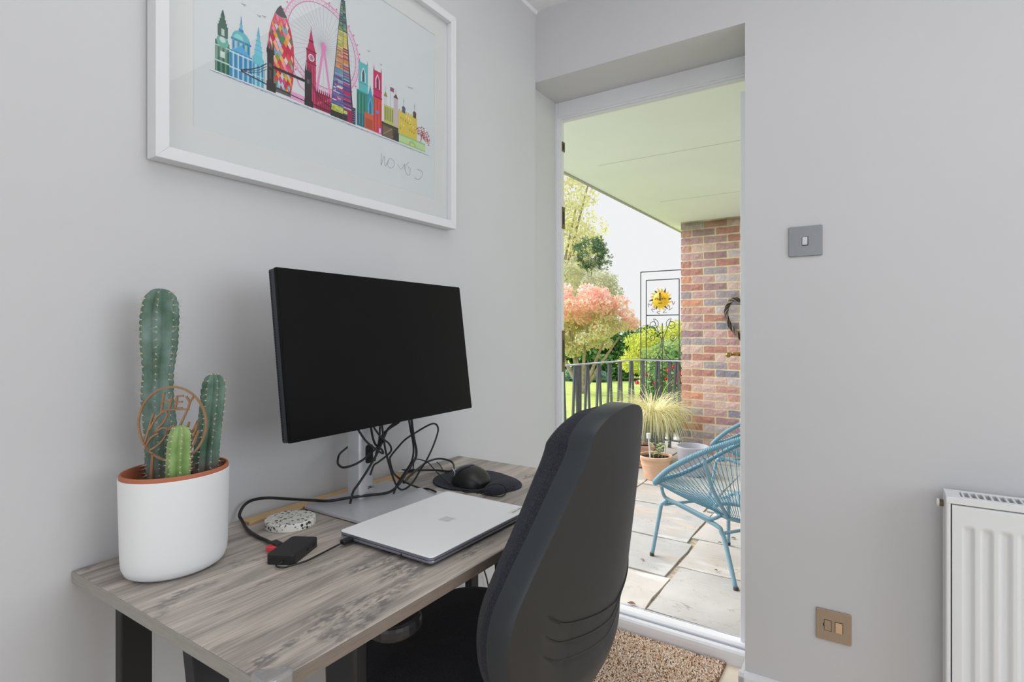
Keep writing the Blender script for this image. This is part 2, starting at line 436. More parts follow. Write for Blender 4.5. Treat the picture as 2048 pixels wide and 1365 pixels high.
class MB:
    def __init__(s): s.v = []; s.f = []; s.mi = []; s.cur = 0; s.col = []
    def m(s, i): s.cur = i; return s
    def add(s, vs, fs):
        o = len(s.v)
        s.v += [tuple(x) for x in vs]
        for f in fs: s.f.append(tuple(i + o for i in f)); s.mi.append(s.cur)
    def box(s, x0, x1, y0, y1, z0, z1):
        s.add([(x0, y0, z0), (x1, y0, z0), (x1, y1, z0), (x0, y1, z0), (x0, y0, z1), (x1, y0, z1), (x1, y1, z1), (x0, y1, z1)],
              [(3, 2, 1, 0), (4, 5, 6, 7), (0, 1, 5, 4), (1, 2, 6, 5), (2, 3, 7, 6), (3, 0, 4, 7)])
        return s
    def obox(s, c, ax, ay, az, hx, hy, hz):
        c = Vector(c); ax = Vector(ax).normalized() * hx; ay = Vector(ay).normalized() * hy; az = Vector(az).normalized() * hz
        s.add([c - ax - ay - az, c + ax - ay - az, c + ax + ay - az, c - ax + ay - az, c - ax - ay + az, c + ax - ay + az, c + ax + ay + az, c - ax + ay + az],
              [(3, 2, 1, 0), (4, 5, 6, 7), (0, 1, 5, 4), (1, 2, 6, 5), (2, 3, 7, 6), (3, 0, 4, 7)])
        return s
    def prism(s, poly, o, u, v, w, d0, d1):
        """2D polygon in frame o,u,v extruded along w from d0 to d1"""
        o = Vector(o); u = Vector(u); v = Vector(v); w = Vector(w); n = len(poly)
        a = [o + u * x + v * y + w * d0 for x, y in poly]; b = [o + u * x + v * y + w * d1 for x, y in poly]
        s.add(a + b, [tuple(range(n))[::-1], tuple(range(n, 2 * n))] + [(i, (i + 1) % n, (i + 1) % n + n, i + n) for i in range(n)])
        return s
    def tube(s, pts, r, seg=8, sub=0, closed=False, cap=True, sc=None):
        P = catmull(pts, sub, closed) if sub else [Vector(p) for p in pts]
        n = len(P)
        rr = r if callable(r) else (lambda t: r)
        T = []
        for i in range(n):
            if closed: t = P[(i + 1) % n] - P[i - 1]
            else: t = P[min(i + 1, n - 1)] - P[max(i - 1, 0)]
            T.append(t.normalized() if t.length > 1e-9 else Vector((0, 0, 1)))
        up = Vector((0, 0, 1)) if abs(T[0].z) < 0.9 else Vector((1, 0, 0))
        nrm = (up - T[0] * up.dot(T[0])).normalized()
        vs = []
        for i in range(n):
            nrm = (nrm - T[i] * nrm.dot(T[i]))
            nrm = nrm.normalized() if nrm.length > 1e-9 else T[i].orthogonal().normalized()
            bn = T[i].cross(nrm)
            q = rr(i / max(1, n - 1))
            for k in range(seg):
                a = 2 * pi * k / seg
                vs.append(P[i] + nrm * (cos(a) * q) + bn * (sin(a) * q))
        fs = []
        for i in range(n if closed else n - 1):
            j = (i + 1) % n
            for k in range(seg):
                fs.append((i * seg + k, i * seg + (k + 1) % seg, j * seg + (k + 1) % seg, j * seg + k))
        if cap and not closed:
            fs.append(tuple(range(seg))[::-1]); fs.append(tuple(range((n - 1) * seg, n * seg)))
        s.add(vs, fs)
        return s
    def lathe(s, prof, c=(0, 0, 0), seg=32, sx=1, sy=1, rot=0):
        c = Vector(c); vs = []; fs = []; n = len(prof)
        for r, z in prof:
            for k in range(seg):
                a = 2 * pi * k / seg
                x, y = r * cos(a) * sx, r * sin(a) * sy
                vs.append((c.x + x * cos(rot) - y * sin(rot), c.y + x * sin(rot) + y * cos(rot), c.z + z))
        for i in range(n - 1):
            for k in range(seg):
                fs.append((i * seg + k, i * seg + (k + 1) % seg, (i + 1) * seg + (k + 1) % seg, (i + 1) * seg + k))
        fs.append(tuple(range(seg))[::-1]); fs.append(tuple(range((n - 1) * seg, n * seg)))
        s.add(vs, fs)
        return s
    def grid(s, fn, nu, nv, cu=False, cv=False):
        vs = [fn(i / (nu if cu else nu - 1), j / (nv if cv else nv - 1)) for i in range(nu) for j in range(nv)]
        fs = []
        for i in range(nu if cu else nu - 1):
            for j in range(nv if cv else nv - 1):
                a, b = i, (i + 1) % nu; c, d = j, (j + 1) % nv
                fs.append((a * nv + c, b * nv + c, b * nv + d, a * nv + d))
        s.add(vs, fs)
        return s
    def ball(s, c, r, nu=12, nv=8, sx=1, sy=1, sz=1):
        c = Vector(c)
        return s.lathe([(max(1e-4, r * sin(pi * j / nv)), -r * cos(pi * j / nv) * sz) for j in range(nv + 1)], c, nu, sx, sy)
    def mesh(s, name, mats, smooth=False, fix=True):
        me = bpy.data.meshes.new(name)
        me.from_pydata(s.v, [], s.f)
        for m_ in (mats if isinstance(mats, (list, tuple)) else [mats]): me.materials.append(m_)
        if isinstance(mats, (list, tuple)): me.polygons.foreach_set('material_index', s.mi)
        if fix:
            bm = bmesh.new(); bm.from_mesh(me); bmesh.ops.recalc_face_normals(bm, faces=bm.faces); bm.to_mesh(me); bm.free()
        if smooth: me.polygons.foreach_set('use_smooth', [True] * len(me.polygons))
        me.update()
        return me
    def build(s, name, mats, parent=None, smooth=False, bevel=0.0, bseg=2, local=False, fix=True, edge_split=False):
        o = bpy.data.objects.new(name, s.mesh(name, mats, smooth, fix))
        link(o, parent, local)
        if bevel:
            b = o.modifiers.new('bevel', 'BEVEL'); b.width = bevel; b.segments = bseg; b.limit_method = 'ANGLE'; b.angle_limit = R(40)
        if edge_split:
            e = o.modifiers.new('split', 'EDGE_SPLIT'); e.split_angle = R(38)
        return o

def copy_tree(o, parent=None):
    c = o.copy(); COL.objects.link(c)
    if parent is not None:
        inv = o.matrix_parent_inverse.copy(); c.parent = parent; c.matrix_parent_inverse = inv
    for ch in list(o.children): copy_tree(ch, c)
    return c

def rrect(w, h, r, n=5):
    """rounded rectangle polygon centred on 0"""
    out = []
    for cx, cy, a0 in ((w / 2 - r, h / 2 - r, 0), (-w / 2 + r, h / 2 - r, 90), (-w / 2 + r, -h / 2 + r, 180), (w / 2 - r, -h / 2 + r, 270)):
        for k in range(n + 1):
            a = R(a0 + 90 * k / n)
            out.append((cx + r * cos(a), cy + r * sin(a)))
    return out

X, Y, Z = Vector((1, 0, 0)), Vector((0, 1, 0)), Vector((0, 0, 1))

# ================================================================== SETTING: the room
def struct(name, mb, m, parent=None, **k):
    o = mb.build(name, m, parent, **k)
    if parent is None: o['kind'] = 'structure'
    return o

struct('wall_left', MB().box(-0.25, 0, -2.65, 1.79, -0.12, 2.46).box(-0.25, -.029, 1.79, 2.01, -0.12, 2.46).box(-0.25, -.045, 2.01, 2.06, -0.12, 2.46), M['wall'])
struct('wall_back', MB().box(0.7384, 3.45, 1.79, 2.06, -0.12, 2.46).box(-.03, 0.7384, 1.79, 2.06, 2.046, 2.46), M['wall'])
struct('wall_right', MB().box(3.2, 3.45, -2.65, -.15, 0, 2.31).box(3.2, 3.45, 1.65, 1.79, 0, 2.31).box(3.2, 3.45, -.15, 1.65, 0, 0.82).box(3.2, 3.45, -.15, 1.65, 2.08, 2.31), M['wall'])
struct('wall_front', MB().box(0, 0.4, -2.65, -2.4, 0, 2.31).box(2.6, 3.2, -2.65, -2.4, 0, 2.31).box(0.4, 2.6, -2.65, -2.4, -.1, 0.08).box(0.4, 2.6, -2.65, -2.4, 2.08, 2.31), M['wall'])
struct('ceiling', MB().box(0, 3.2, -2.4, 1.79, 2.31, 2.46), M['ceiling'])
def window(name, o, u, w, h):
    t = thing(name, o, None, None, kind='structure')
    o = Vector(o); n = u.cross(Z)
    f = MB()
    for a, b, c, d in ((-w / 2, w / 2, 0, .06), (-w / 2, w / 2, h - .06, h), (-w / 2, -w / 2 + .06, .06, h - .06), (w / 2 - .06, w / 2, .06, h - .06), (-.03, .03, .06, h - .06)):
        f.obox(o + u * ((a + b) / 2) + Z * ((c + d) / 2), u, n, Z, (b - a) / 2, .03, (d - c) / 2)
    f.build('window_frame', M['gloss_white'], t, bevel=.004)
    g = MB()
    for a, b in ((-w / 2 + .06, -.03), (.03, w / 2 - .06)):
        g.obox(o + u * ((a + b) / 2) + Z * h / 2, u, n, Z, (b - a) / 2, .004, h / 2 - .06)
    g.build('window_pane', M['door_pane'], t)
    return t
window('window_1', (3.30, .75, .82), Y, 1.8, 1.26)
window('window_2', (1.5, -2.50, .08), X, 2.2, 2.0)

fl = struct('floor', MB().box(-.02, 3.2, -2.4, 1.96, -0.12, -0.012), M['oak'])
for i in range(14):
    xa = 0.004 + i * 0.18
    for (ya, yb) in ((-1.2 + (i % 3) * 0.4, 0.45 + (i % 3) * 0.25), (0.453 + (i % 3) * 0.25, 1.786 if xa > .73 else 1.955)):
        xb = xa + 0.177
        if xa < .7384 < xb and yb > 1.79: yb = 1.786
        MB().box(xa, xb, ya, yb, -0.012, 0.0).build('floor_plank', M['oak'], fl, bevel=.0015, bseg=1)

# skirting boards with a chamfered top
def skirting(name, o, u, n, length, z1=0.085, d=0.016):
    prof = [(0, 0), (d, 0), (d, z1 - .014), (d - .008, z1 - .003), (0.002, z1), (0, z1)]
    return struct(name, MB().prism(prof, o, n, Z, u, 0, length), M['gloss_white'])
skirting('baseboard_back', (0.722, 1.79, 0), X, -Y, 0.6)
skirting('baseboard_reveal', (0.7384, 1.774, 0), Y, -X, 0.176)
skirting('baseboard_left', (0, -2.4, 0), Y, X, 4.19)
struct('trim_1', MB().prism([(0, 0), (0.006, 0), (0.011, 0.006), (0.011, 0.01), (0, 0.01)], (0, -2.4, 2.30), X, Z, Y, 0, 4.19), M['ceiling'])

# ------------------------------------------------------------------ door
door = thing('door_1', (0.37, 1.95, 0), None, None, kind='structure')
# stepped frame: each step is a little further from the room and closer to the opening
fj = MB()
for a, b, ya in ((-.046, -.018, 2.000), (-.0185, -.013, 2.006), (-.0135, -.0086, 2.013)):
    fj.box(a, b, ya, 2.035, 0.0, 2.046)
fj.build('door_jamb', M['gloss_white'], door, bevel=.0012)
fj = MB()
for a, b, ya in ((.7235, .7384, 2.000), (.717, .724, 2.006), (.712, .7175, 2.013)):
    fj.box(a, b, ya, 2.035, 0.0, 2.046)
fj.build('door_jamb', M['gloss_white'], door, bevel=.0012)
fh = MB()
for za, zb, ya in ((1.9865, 2.046, 2.001), (1.979, 1.987, 2.007), (1.9725, 1.9795, 2.014)):
    fh.box(-.0175, .723, ya, 2.0345, za, zb)
fh.build('door_head', M['gloss_white'], door, bevel=.0012)
sl = MB()
sl.prism([(1.945, -.02), (1.945, .030), (1.9475, .040), (1.954, .046), (1.966, .048), (1.972, .046), (1.972, -.02)], (0, 0, 0), Y, Z, X, -.029, .7384)
sl.build('door_threshold', M['upvc'], door, smooth=False)
sl = MB()
sl.prism([(1.972, .0), (1.972, .040), (1.982, .040), (1.984, .034), (1.992, .034), (1.994, .041), (2.002, .041), (2.004, .0)], (0, 0, 0), Y, Z, X, -.012, .715)
sl.build('threshold_channel', M['alu'], door)
MB().prism([(2.004, -.1), (2.004, .038), (2.014, .044), (2.05, .04), (2.085, .026), (2.085, -.1)], (0, 0, 0), Y, Z, X, -.045, .76).build('door_sill', M['upvc'], door)
for zc, hh in ((1.872, .02), (1.579, .045), (1.03, .085)):
    k = MB().box(-.0087, -.0062, 2.016, 2.039, zc - hh, zc + hh)
    ko = k.build('strike_plate', M['old_brass'], door, bevel=.001)
    MB().box(-.0063, -.0058, 2.021, 2.034, zc - hh * .55, zc + hh * .55).build('strike_slot', M['port'], ko)
# open leaf, hinged on the right, swung outwards: left face nearly in line with the camera
ang = R(10.35)
ld = Vector((-sin(ang), cos(ang), 0)); ln = Vector((-cos(ang), -sin(ang), 0)); lo = Vector((0.7045, 2.034, 0.034))
leaf = MB()
LW, LH, LT = .55, 1.904, .026
def lbox(mb, a0, a1, z0, z1, t0=-LT / 2, t1=LT / 2):
    c = lo + ld * ((a0 + a1) / 2) + Z * ((z0 + z1) / 2) + ln * ((t0 + t1) / 2 + .013 - .0)
    mb.obox(c, ld, ln, Z, (a1 - a0) / 2, (t1 - t0) / 2, (z1 - z0) / 2)
lbox(leaf, 0, .09, 0, LH); lbox(leaf, LW - .09, LW, 0, LH); lbox(leaf, .09, LW - .09, 0, .16); lbox(leaf, .09, LW - .09, LH - .09, LH)
lf = leaf.build('door_leaf', M['upvc'], door, bevel=.003)
g = MB(); lbox(g, .088, LW - .088, .158, LH - .088, -.005, .005); g.build('door_pane', M['door_pane'], lf)
pl_ = MB(); lbox(pl_, LW - .07, LW - .035, .886, 1.026, LT / 2, LT / 2 + .004); pl_.build('lock_plate', M['brass'], lf, bevel=.001)
hc = lo + ld * (LW - .052) + Z * .98 + ln * (.013 + LT / 2)
h = MB(); h.tube([hc, hc + ln * .045], .008, 12)
h.tube([hc + ln * .045, hc + ln * .048 - ld * .012, hc + ln * .050 - ld * .11], .0085, 10)
h.ball(hc + ln * .05 - ld * .11, .011, 12, 8)
h.build('door_handle', M['brass'], lf, smooth=True)

# ================================================================== PICTURE
pic = thing('framed_print', (0.002, 0.87, 1.413), 'white framed skyline print hanging on the left wall above the desk', 'picture')
fy0, fy1, fz0, fz1, fb, fx = .4615, 1.2785, 1.4125, 2.036, .0225, .035
for nm, a, b, c, d in (('frame_rail', fy0, fy1, fz0, fz0 + fb), ('frame_rail', fy0, fy1, fz1 - fb, fz1), ('frame_stile', fy0, fy0 + fb, fz0, fz1), ('frame_stile', fy1 - fb, fy1, fz0, fz1)):
    # mitred bars
    if nm == 'frame_rail':
        s_ = 1 if c == fz0 else -1
        z_o, z_i = (fz0, fz0 + fb) if s_ == 1 else (fz1, fz1 - fb)
        poly = [(fy0, z_o), (fy1, z_o), (fy1 - fb, z_i), (fy0 + fb, z_i)]
    else:
        y_o, y_i = (fy0, fy0 + fb) if a == fy0 else (fy1, fy1 - fb)
        poly = [(y_o, fz0), (y_i, fz0 + fb), (y_i, fz1 - fb), (y_o, fz1)]
    MB().prism(poly, (0, 0, 0), Y, Z, X, .003, fx).build(nm, M['frame'], pic, bevel=.0008, bseg=1)
MB().box(.003, .0142, fy0 + .02, fy1 - .02, fz0 + .02, fz1 - .02).build('backing_board', M['paper'], pic)
iy0, iy1, iz0, iz1 = .533, 1.207, 1.489, 1.9595
mt = MB()
oy0, oy1, oz0, oz1 = fy0 + .021, fy1 - .021, fz0 + .021, fz1 - .021
bv = .0018
mt.add([(.0165, oy0, oz0), (.0165, oy1, oz0), (.0165, oy1, oz1), (.0165, oy0, oz1), (.0165, iy0, iz0), (.0165, iy1, iz0), (.0165, iy1, iz1), (.0165, iy0, iz1),
        (.0145, iy0 + bv, iz0 + bv), (.0145, iy1 - bv, iz0 + bv), (.0145, iy1 - bv, iz1 - bv), (.0145, iy0 + bv, iz1 - bv)],
       [(0, 1, 5, 4), (1, 2, 6, 5), (2, 3, 7, 6), (3, 0, 4, 7), (4, 5, 9, 8), (5, 6, 10, 9), (6, 7, 11, 10), (7, 4, 8, 11)])
mt.build('mount', M['mount'], pic, fix=False)
MB().box(.0200, .0220, fy0 + .021, fy1 - .021, fz0 + .021, fz1 - .021).build('glass_pane', M['pane'], pic)

# --- the print itself: flat coloured shapes, millimetres from the print's lower left corner (0.54, 1.49)
class Ink:
    def __init__(s): s.v = []; s.f = []; s.c = []; s.k = 0
    def poly(s, pts, col, j=0):
        s.k += 1
        x = .01445 + s.k * 2.4e-7
        o = len(s.v)
        s.v += [(x, .54 + a / 1000, 1.49 + b / 1000) for a, b in pts]
        s.f.append(tuple(range(o, o + len(pts))))
        if j: col = tuple(max(0, min(255, c + random.uniform(-j, j))) for c in col)
        s.c.append(srgb(*col))
    def rect(s, a, b, c, d, col, j=0): s.poly([(a, c), (b, c), (b, d), (a, d)], col, j)
    def line(s, pts, w, col):
        for (a, b), (c, d) in zip(pts[:-1], pts[1:]):
            L = math.hypot(c - a, d - b) or 1
            nx, ny = -(d - b) / L * w / 2, (c - a) / L * w / 2
            s.poly([(a - nx, b - ny), (c - nx, d - ny), (c + nx, d + ny), (a + nx, b + ny)], col)
    def disc(s, cx, cy, r, col, n=16, a0=0, a1=360):
        s.poly([(cx + r * cos(R(a0 + (a1 - a0) * i / n)), cy + r * sin(R(a0 + (a1 - a0) * i / n))) for i in range(n + (a1 - a0 < 360))], col)
    def build(s, parent):
        me = bpy.data.meshes.new('skyline_print'); me.from_pydata(s.v, [], s.f)
        at = me.color_attributes.new('ink', 'FLOAT_COLOR', 'CORNER')
        cols = [c for f, c in zip(s.f, s.c) for _ in f]
        at.data.foreach_set('color', [x for c in cols for x in c])
        me.materials.append(M['ink'])
        return link(bpy.data.objects.new('skyline_print', me), parent)
I = Ink()
pink, dpink = (226, 150, 190), (206, 110, 160)
# wheel
def ringline(cx, cy, r, w, col, n=64):
    for i in range(n):
        a, b = 2 * pi * i / n, 2 * pi * (i + 1) / n
        I.poly([(cx + (r - w / 2) * cos(a), cy + (r - w / 2) * sin(a)), (cx + (r - w / 2) * cos(b), cy + (r - w / 2) * sin(b)), (cx + (r + w / 2) * cos(b), cy + (r + w / 2) * sin(b)), (cx + (r + w / 2) * cos(a), cy + (r + w / 2) * sin(a))], col)
for i in range(44):
    a = 2 * pi * i / 44
    I.line([(284, 272), (284 + 94 * cos(a), 272 + 94 * sin(a))], .5, (176, 170, 178))
ringline(284, 272, 104, 3.2, pink); ringline(284, 272, 93, 1.6, dpink)
for i in range(64):
    a, b, c = 2 * pi * i / 64, 2 * pi * (i + .5) / 64, 2 * pi * (i + 1) / 64
    I.line([(284 + 93 * cos(a), 272 + 93 * sin(a)), (284 + 103 * cos(b), 272 + 103 * sin(b)), (284 + 93 * cos(c), 272 + 93 * sin(c))], .9, pink)
    if i % 2 == 0: I.disc(284 + 109 * cos(b), 272 + 109 * sin(b), 2.2, dpink, 8)
I.poly([(281, 272), (287, 272), (308, 150), (303, 150)], (224, 140, 184)); I.poly([(281, 272), (287, 272), (266, 150), (260, 150)], (224, 140, 184))
I.poly([(279, 262), (289, 262), (290, 276), (284, 283), (278, 276)], (232, 128, 186))
I.rect(196, 262, 124, 140, (226, 160, 200))
I.line([(206, 188), (220, 160), (236, 152)], 3, pink)
# western towers of the dome church (green / blue)
def spire(cx, base, w, z0, z1, col, dark, tiers=4):
    h_ = z1 - z0
    for t in range(tiers):
        ww = w * (1 - .2 * t); a = z0 + h_ * .17 * t
        I.rect(cx - ww / 2, cx + ww / 2, a, a + h_ * .17, col, 8)
        I.rect(cx - ww / 2 - .8, cx + ww / 2 + .8, a + h_ * .15, a + h_ * .17, dark)
    a = z0 + h_ * .17 * tiers
    I.poly([(cx - w * .2, a), (cx + w * .2, a), (cx + .5, z1), (cx - .5, z1)], dark)
gd, gm = (44, 92, 78), (88, 132, 112)
I.rect(35, 63, 121, 178, gm); I.rect(35, 63, 121, 140, (50, 112, 84), 6)
for i in range(6): I.rect(36.5 + i * 4.6, 38.3 + i * 4.6, 121, 176, (40, 88, 70) if i % 2 else (120, 160, 140))
I.rect(34, 64, 140, 143, (190, 214, 204)); I.rect(34, 64, 170, 172.5, (190, 214, 204)); I.rect(35, 63, 172, 181, (36, 92, 70)); I.rect(45, 54, 150, 162, (206, 220, 214))
I.disc(49.5, 181, 12, (96, 170, 150)); I.disc(49.5, 185, 6, (190, 214, 210))
I.rect(40, 60, 190, 212, gd); I.rect(47, 53, 193, 206, (184, 200, 192)); spire(50, 0, 20, 206, 243, gd, (28, 70, 60))
bl, bl2, wl = (76, 150, 190), (120, 196, 214), (196, 222, 230)
I.rect(63, 110, 120, 174, bl)
for i in range(9): I.rect(64.5 + i * 5.1, 66.8 + i * 5.1, 121, 172, wl if i % 2 else (52, 128, 178))
I.rect(63, 137, 138, 141, wl); I.rect(63, 137, 168, 171, wl)
I.rect(68, 106, 174, 196, (92, 168, 196))
for i in range(7): I.rect(70 + i * 5.2, 72 + i * 5.2, 178, 194, (206, 222, 180) if i % 2 else (44, 116, 160))
I.poly([(68, 174), (106, 174), (87, 190)], (96, 170, 220))
I.rect(66, 108, 195, 199, (48, 128, 164))
I.disc(87, 199, 19, (88, 176, 186), 20, 0, 180); I.disc(82, 200, 10, (130, 206, 200), 16, 0, 180)
I.rect(82, 92, 216, 222, (52, 132, 170)); I.rect(84, 90, 222, 232, (96, 174, 208)); I.poly([(85.5, 232), (88.5, 232), (87.4, 248), (86.6, 248)], (52, 120, 160))
I.rect(111, 136, 122, 180, (104, 182, 206))
for i in range(5): I.rect(112.5 + i * 4.8, 114.6 + i * 4.8, 122, 166, wl if i % 2 else (60, 144, 190))
I.rect(112, 135, 141, 143, wl); I.disc(123.5, 178, 11, (110, 196, 206)); spire(124, 0, 17, 186, 243, bl2, (84, 166, 200))
# egg-shaped glass tower with a harlequin of diamonds
egg = [(160, 132), (150, 165), (146, 205), (147, 240), (153, 268), (161, 290), (175, 313), (190, 292), (200, 266), (206, 236), (207, 200), (205, 165), (199, 132)]
I.poly(egg, (196, 60, 86))
def egg_w(z):
    L_ = np.interp(z, [132, 165, 205, 240, 268, 290], [160, 150, 146, 147, 153, 161]); R_ = np.interp(z, [132, 165, 200, 236, 266, 292], [199, 205, 207, 206, 200, 190])
    return L_, R_
pal = [(206, 58, 84), (214, 84, 96), (232, 140, 60), (226, 180, 70), (226, 120, 160), (120, 180, 186), (178, 206, 214), (64, 132, 92), (232, 206, 196), (196, 40, 70), (200, 70, 130), (240, 170, 150), (150, 150, 60)]
for i in range(17):
    z = 136 + i * 9.2
    a, b = egg_w(z)
    n = 6
    for k in range(n + (i % 2)):
        t = (k + (.5 if i % 2 == 0 else 0)) / n
        cx = a + (b - a) * t; ww = (b - a) / n * .52 * (1.0 if .1 < t < .9 else .55)
        if a < cx - ww * .5 and cx + ww * .5 < b:
            I.poly([(cx - ww, z), (cx + 1.5, z - 9), (cx + ww, z), (cx - 1.5, z + 9)], random.choice(pal), 10)
I.poly([(161, 290), (167, 303), (175, 313.5), (183, 303), (191, 292), (176, 287)], (58, 56, 58))
I.line([(161, 290), (176, 287), (191, 292)], 1.4, (214, 150, 140))
I.rect(163, 199, 126, 136, (88, 92, 92))
# clock tower and palace (crimson)
cr, crd = (176, 44, 84), (140, 30, 64)
I.rect(240, 304, 124, 162, crd)
for i in range(9): I.rect(256 + i * 5.3, 258 + i * 5.3, 130, 160, cr); I.poly([(255 + i * 5.3, 162), (259 + i * 5.3, 162), (257 + i * 5.3, 172)], crd)
for i in range(16): I.rect(256 + (i * 13) % 46, 258.5 + (i * 13) % 46, 132 + (i * 7) % 26, 135 + (i * 7) % 26, (208, 90, 120))
I.rect(238.5, 263, 124, 250, cr)
for i in range(4): I.rect(241 + i * 5.8, 242.4 + i * 5.8, 128, 218, (206, 78, 112))
I.rect(237, 264.5, 246, 250, crd); I.rect(237, 264.5, 219, 222, crd)
I.disc(251, 233, 8, (232, 214, 220)); I.disc(251, 233, 6, (176, 140, 160)); I.line([(251, 233), (251, 238)], .8, (90, 40, 60)); I.line([(251, 233), (254, 231)], .8, (90, 40, 60))
I.poly([(240, 250), (262, 250), (256.5, 268), (245, 268)], (190, 50, 92)); I.rect(244.5, 257, 268, 272, crd); I.poly([(245.5, 272), (256, 272), (251, 296), (250, 296)], (196, 52, 96))
I.line([(250.5, 294), (250.5, 303)], .8, crd)
# tall tapering glass tower, strips of colour
def shard_w(z): return np.interp(z, [124, 407], [303, 334]), np.interp(z, [124, 407], [371, 344])
I.poly([(303, 133), (334, 407), (344, 407), (371, 122)], (70, 72, 92))
bands = [(150, [(206, 214, 90), (170, 190, 80)]), (205, [(92, 112, 168), (196, 66, 120), (120, 104, 160), (208, 208, 224), (64, 86, 150)]), (238, [(126, 140, 176), (160, 168, 190), (110, 150, 170), (96, 100, 140)]), (288, [(198, 140, 96), (214, 170, 130), (170, 116, 84), (226, 150, 110)]), (330, [(206, 196, 90), (226, 208, 110), (170, 186, 110)]), (408, [(96, 136, 130), (56, 96, 110), (150, 170, 100), (80, 120, 90)])]
z = 134.0
while z < 400:
    hgt = random.uniform(2.2, 4.2); a, b = shard_w(z); mid = a + (b - a) * .56
    cols = next(c for t, c in bands if z < t)
    cuts = [a + 1] + sorted(a + (mid - a) * random.random() for _ in range(1 + (z < 215) * 2)) + [mid - .6]
    for p, q in zip(cuts[:-1], cuts[1:]): I.rect(p, q, z, z + hgt * .85, random.choice(cols), 16)
    I.rect(mid, b - 4.5 * (1 - (z - 134) / 300), z + 1, z + hgt * .85 + 1, random.choice(cols if z > 290 or random.random() < .6 else [(196, 50, 90), (90, 70, 130), (64, 60, 84)]), 18)
    z += hgt
I.line([(371, 124), (344, 407)], 1.6, (46, 44, 60)); I.line([(340, 126), (339, 407)], .8, (60, 80, 110)); I.line([(303, 133), (334, 407)], .9, (52, 100, 130))
I.rect(303, 352, 120, 136, (52, 48, 50)); I.rect(352, 366, 122, 150, (150, 40, 80)); I.rect(366, 377, 122, 162, (60, 54, 84))
for i in range(6): I.rect(368, 371, 126 + i * 6, 128 + i * 6, (190, 110, 150)); I.rect(372.5, 375.5, 128 + i * 5, 130 + i * 5, (110, 150, 190))
# abbey: teal and crimson towers
tl, tl2 = (98, 182, 184), (52, 132, 110)
I.rect(381, 414, 124, 212, tl2); I.rect(381, 414, 124, 156, (38, 104, 130))
for i in range(6): I.rect(383 + i * 5.2, 385 + i * 5.2, 128, 204, (80, 160, 140) if i % 2 else (34, 104, 96))
I.rect(387, 416, 208, 282, tl); I.rect(386, 417, 208, 211, (70, 150, 160)); I.rect(386, 417, 230, 232, (70, 150, 160))
for a in (388, 413): I.poly([(a, 280), (a + 3, 280), (a + 1.5, 293)], (60, 150, 160))
def lancet(cx, z0, w, h_, c1, c2):
    for k, (ww, cc) in enumerate(((w, c1), (w * .55, c2))):
        I.poly([(cx - ww / 2, z0), (cx + ww / 2, z0), (cx + ww / 2, z0 + h_ * .6), (cx, z0 + h_ * (1 - .12 * k)), (cx - ww / 2, z0 + h_ * .6)], cc)
lancet(401.5, 236, 14, 36, (206, 226, 226), (72, 92, 108))
I.rect(414, 434, 124, 210, (62, 150, 176)); I.disc(424, 205, 10, (62, 150, 176), 14, 0, 180); lancet(424, 160, 14, 46, (96, 180, 200), (40, 116, 150))
I.poly([(418, 214), (430, 214), (424, 236)], (72, 160, 190)); I.rect(405, 434, 124, 164, (206, 96, 62)); I.rect(408, 431, 126, 150, (176, 84, 60), 8)
I.rect(434, 462, 124, 280, (196, 44, 96)); I.rect(434, 462, 124, 214, (204, 70, 66))
for i in range(5): I.rect(436 + i * 5.2, 438 + i * 5.2, 128, 206, (220, 104, 84) if i % 2 else (176, 52, 60))
I.rect(433, 463, 212, 216, (150, 30, 76)); I.rect(433, 463, 230, 232, (150, 30, 76))
for a in (434.5, 459): I.poly([(a, 279), (a + 3, 279), (a + 1.5, 294)], (160, 34, 84))
lancet(448, 236, 15, 38, (232, 200, 212), (120, 36, 76)); I.disc(447, 176, 5, (110, 130, 190)); I.rect(450, 462, 124, 142, (196, 60, 150)); I.rect(453, 459, 126, 138, (240, 190, 220))
# castle
I.rect(462, 523, 122, 157, (74, 68, 62)); I.rect(466, 500, 124, 150, (110, 98, 76), 6); I.rect(505, 520, 124, 150, (56, 52, 52))
for i in range(14): I.rect(467 + (i * 7) % 32, 470 + (i * 7) % 32, 126 + (i * 5) % 22, 129 + (i * 5) % 22, (150, 136, 100))
I.rect(462, 523, 155, 159, (44, 42, 42))
I.rect(470, 520, 158, 205, (190, 190, 104)); 
for i in range(7): I.rect(473 + i * 6.4, 476 + i * 6.4, 166, 200, (118, 124, 66))
I.rect(471, 480, 205, 226, (214, 204, 214)); I.poly([(469, 226), (482, 226), (475.5, 240)], (150, 140, 60)); I.line([(475.5, 240), (475.5, 252)], .7, (110, 110, 90))
I.rect(505, 519, 160, 234, (196, 180, 190)); I.poly([(503, 234), (521, 234), (512, 246)], (96, 72, 52)); I.line([(512, 246), (512, 258)], .7, (90, 80, 70))
I.line([(492, 205), (492, 257)], .8, (150, 150, 150)); I.rect(492.5, 505, 247, 257, (70, 84, 140)); I.rect(492.5, 505, 250.5, 253.5, (206, 60, 76)); I.rect(497.5, 500, 247, 257, (206, 60, 76))
I.rect(521, 592, 146, 206, (214, 190, 86))
for i in range(8): I.rect(523 + i * 8.8, 527 + i * 8.8, 206, 211, (200, 176, 76))
for i in range(15): I.rect(527 + (i * 13) % 60, 530 + (i * 13) % 60, 158 + (i * 11) % 42, 164 + (i * 11) % 42, (236, 220, 140) if i % 2 else (170, 140, 52))
I.disc(566, 182, 5, (236, 220, 140)); I.disc(566, 182, 3, (170, 150, 70))
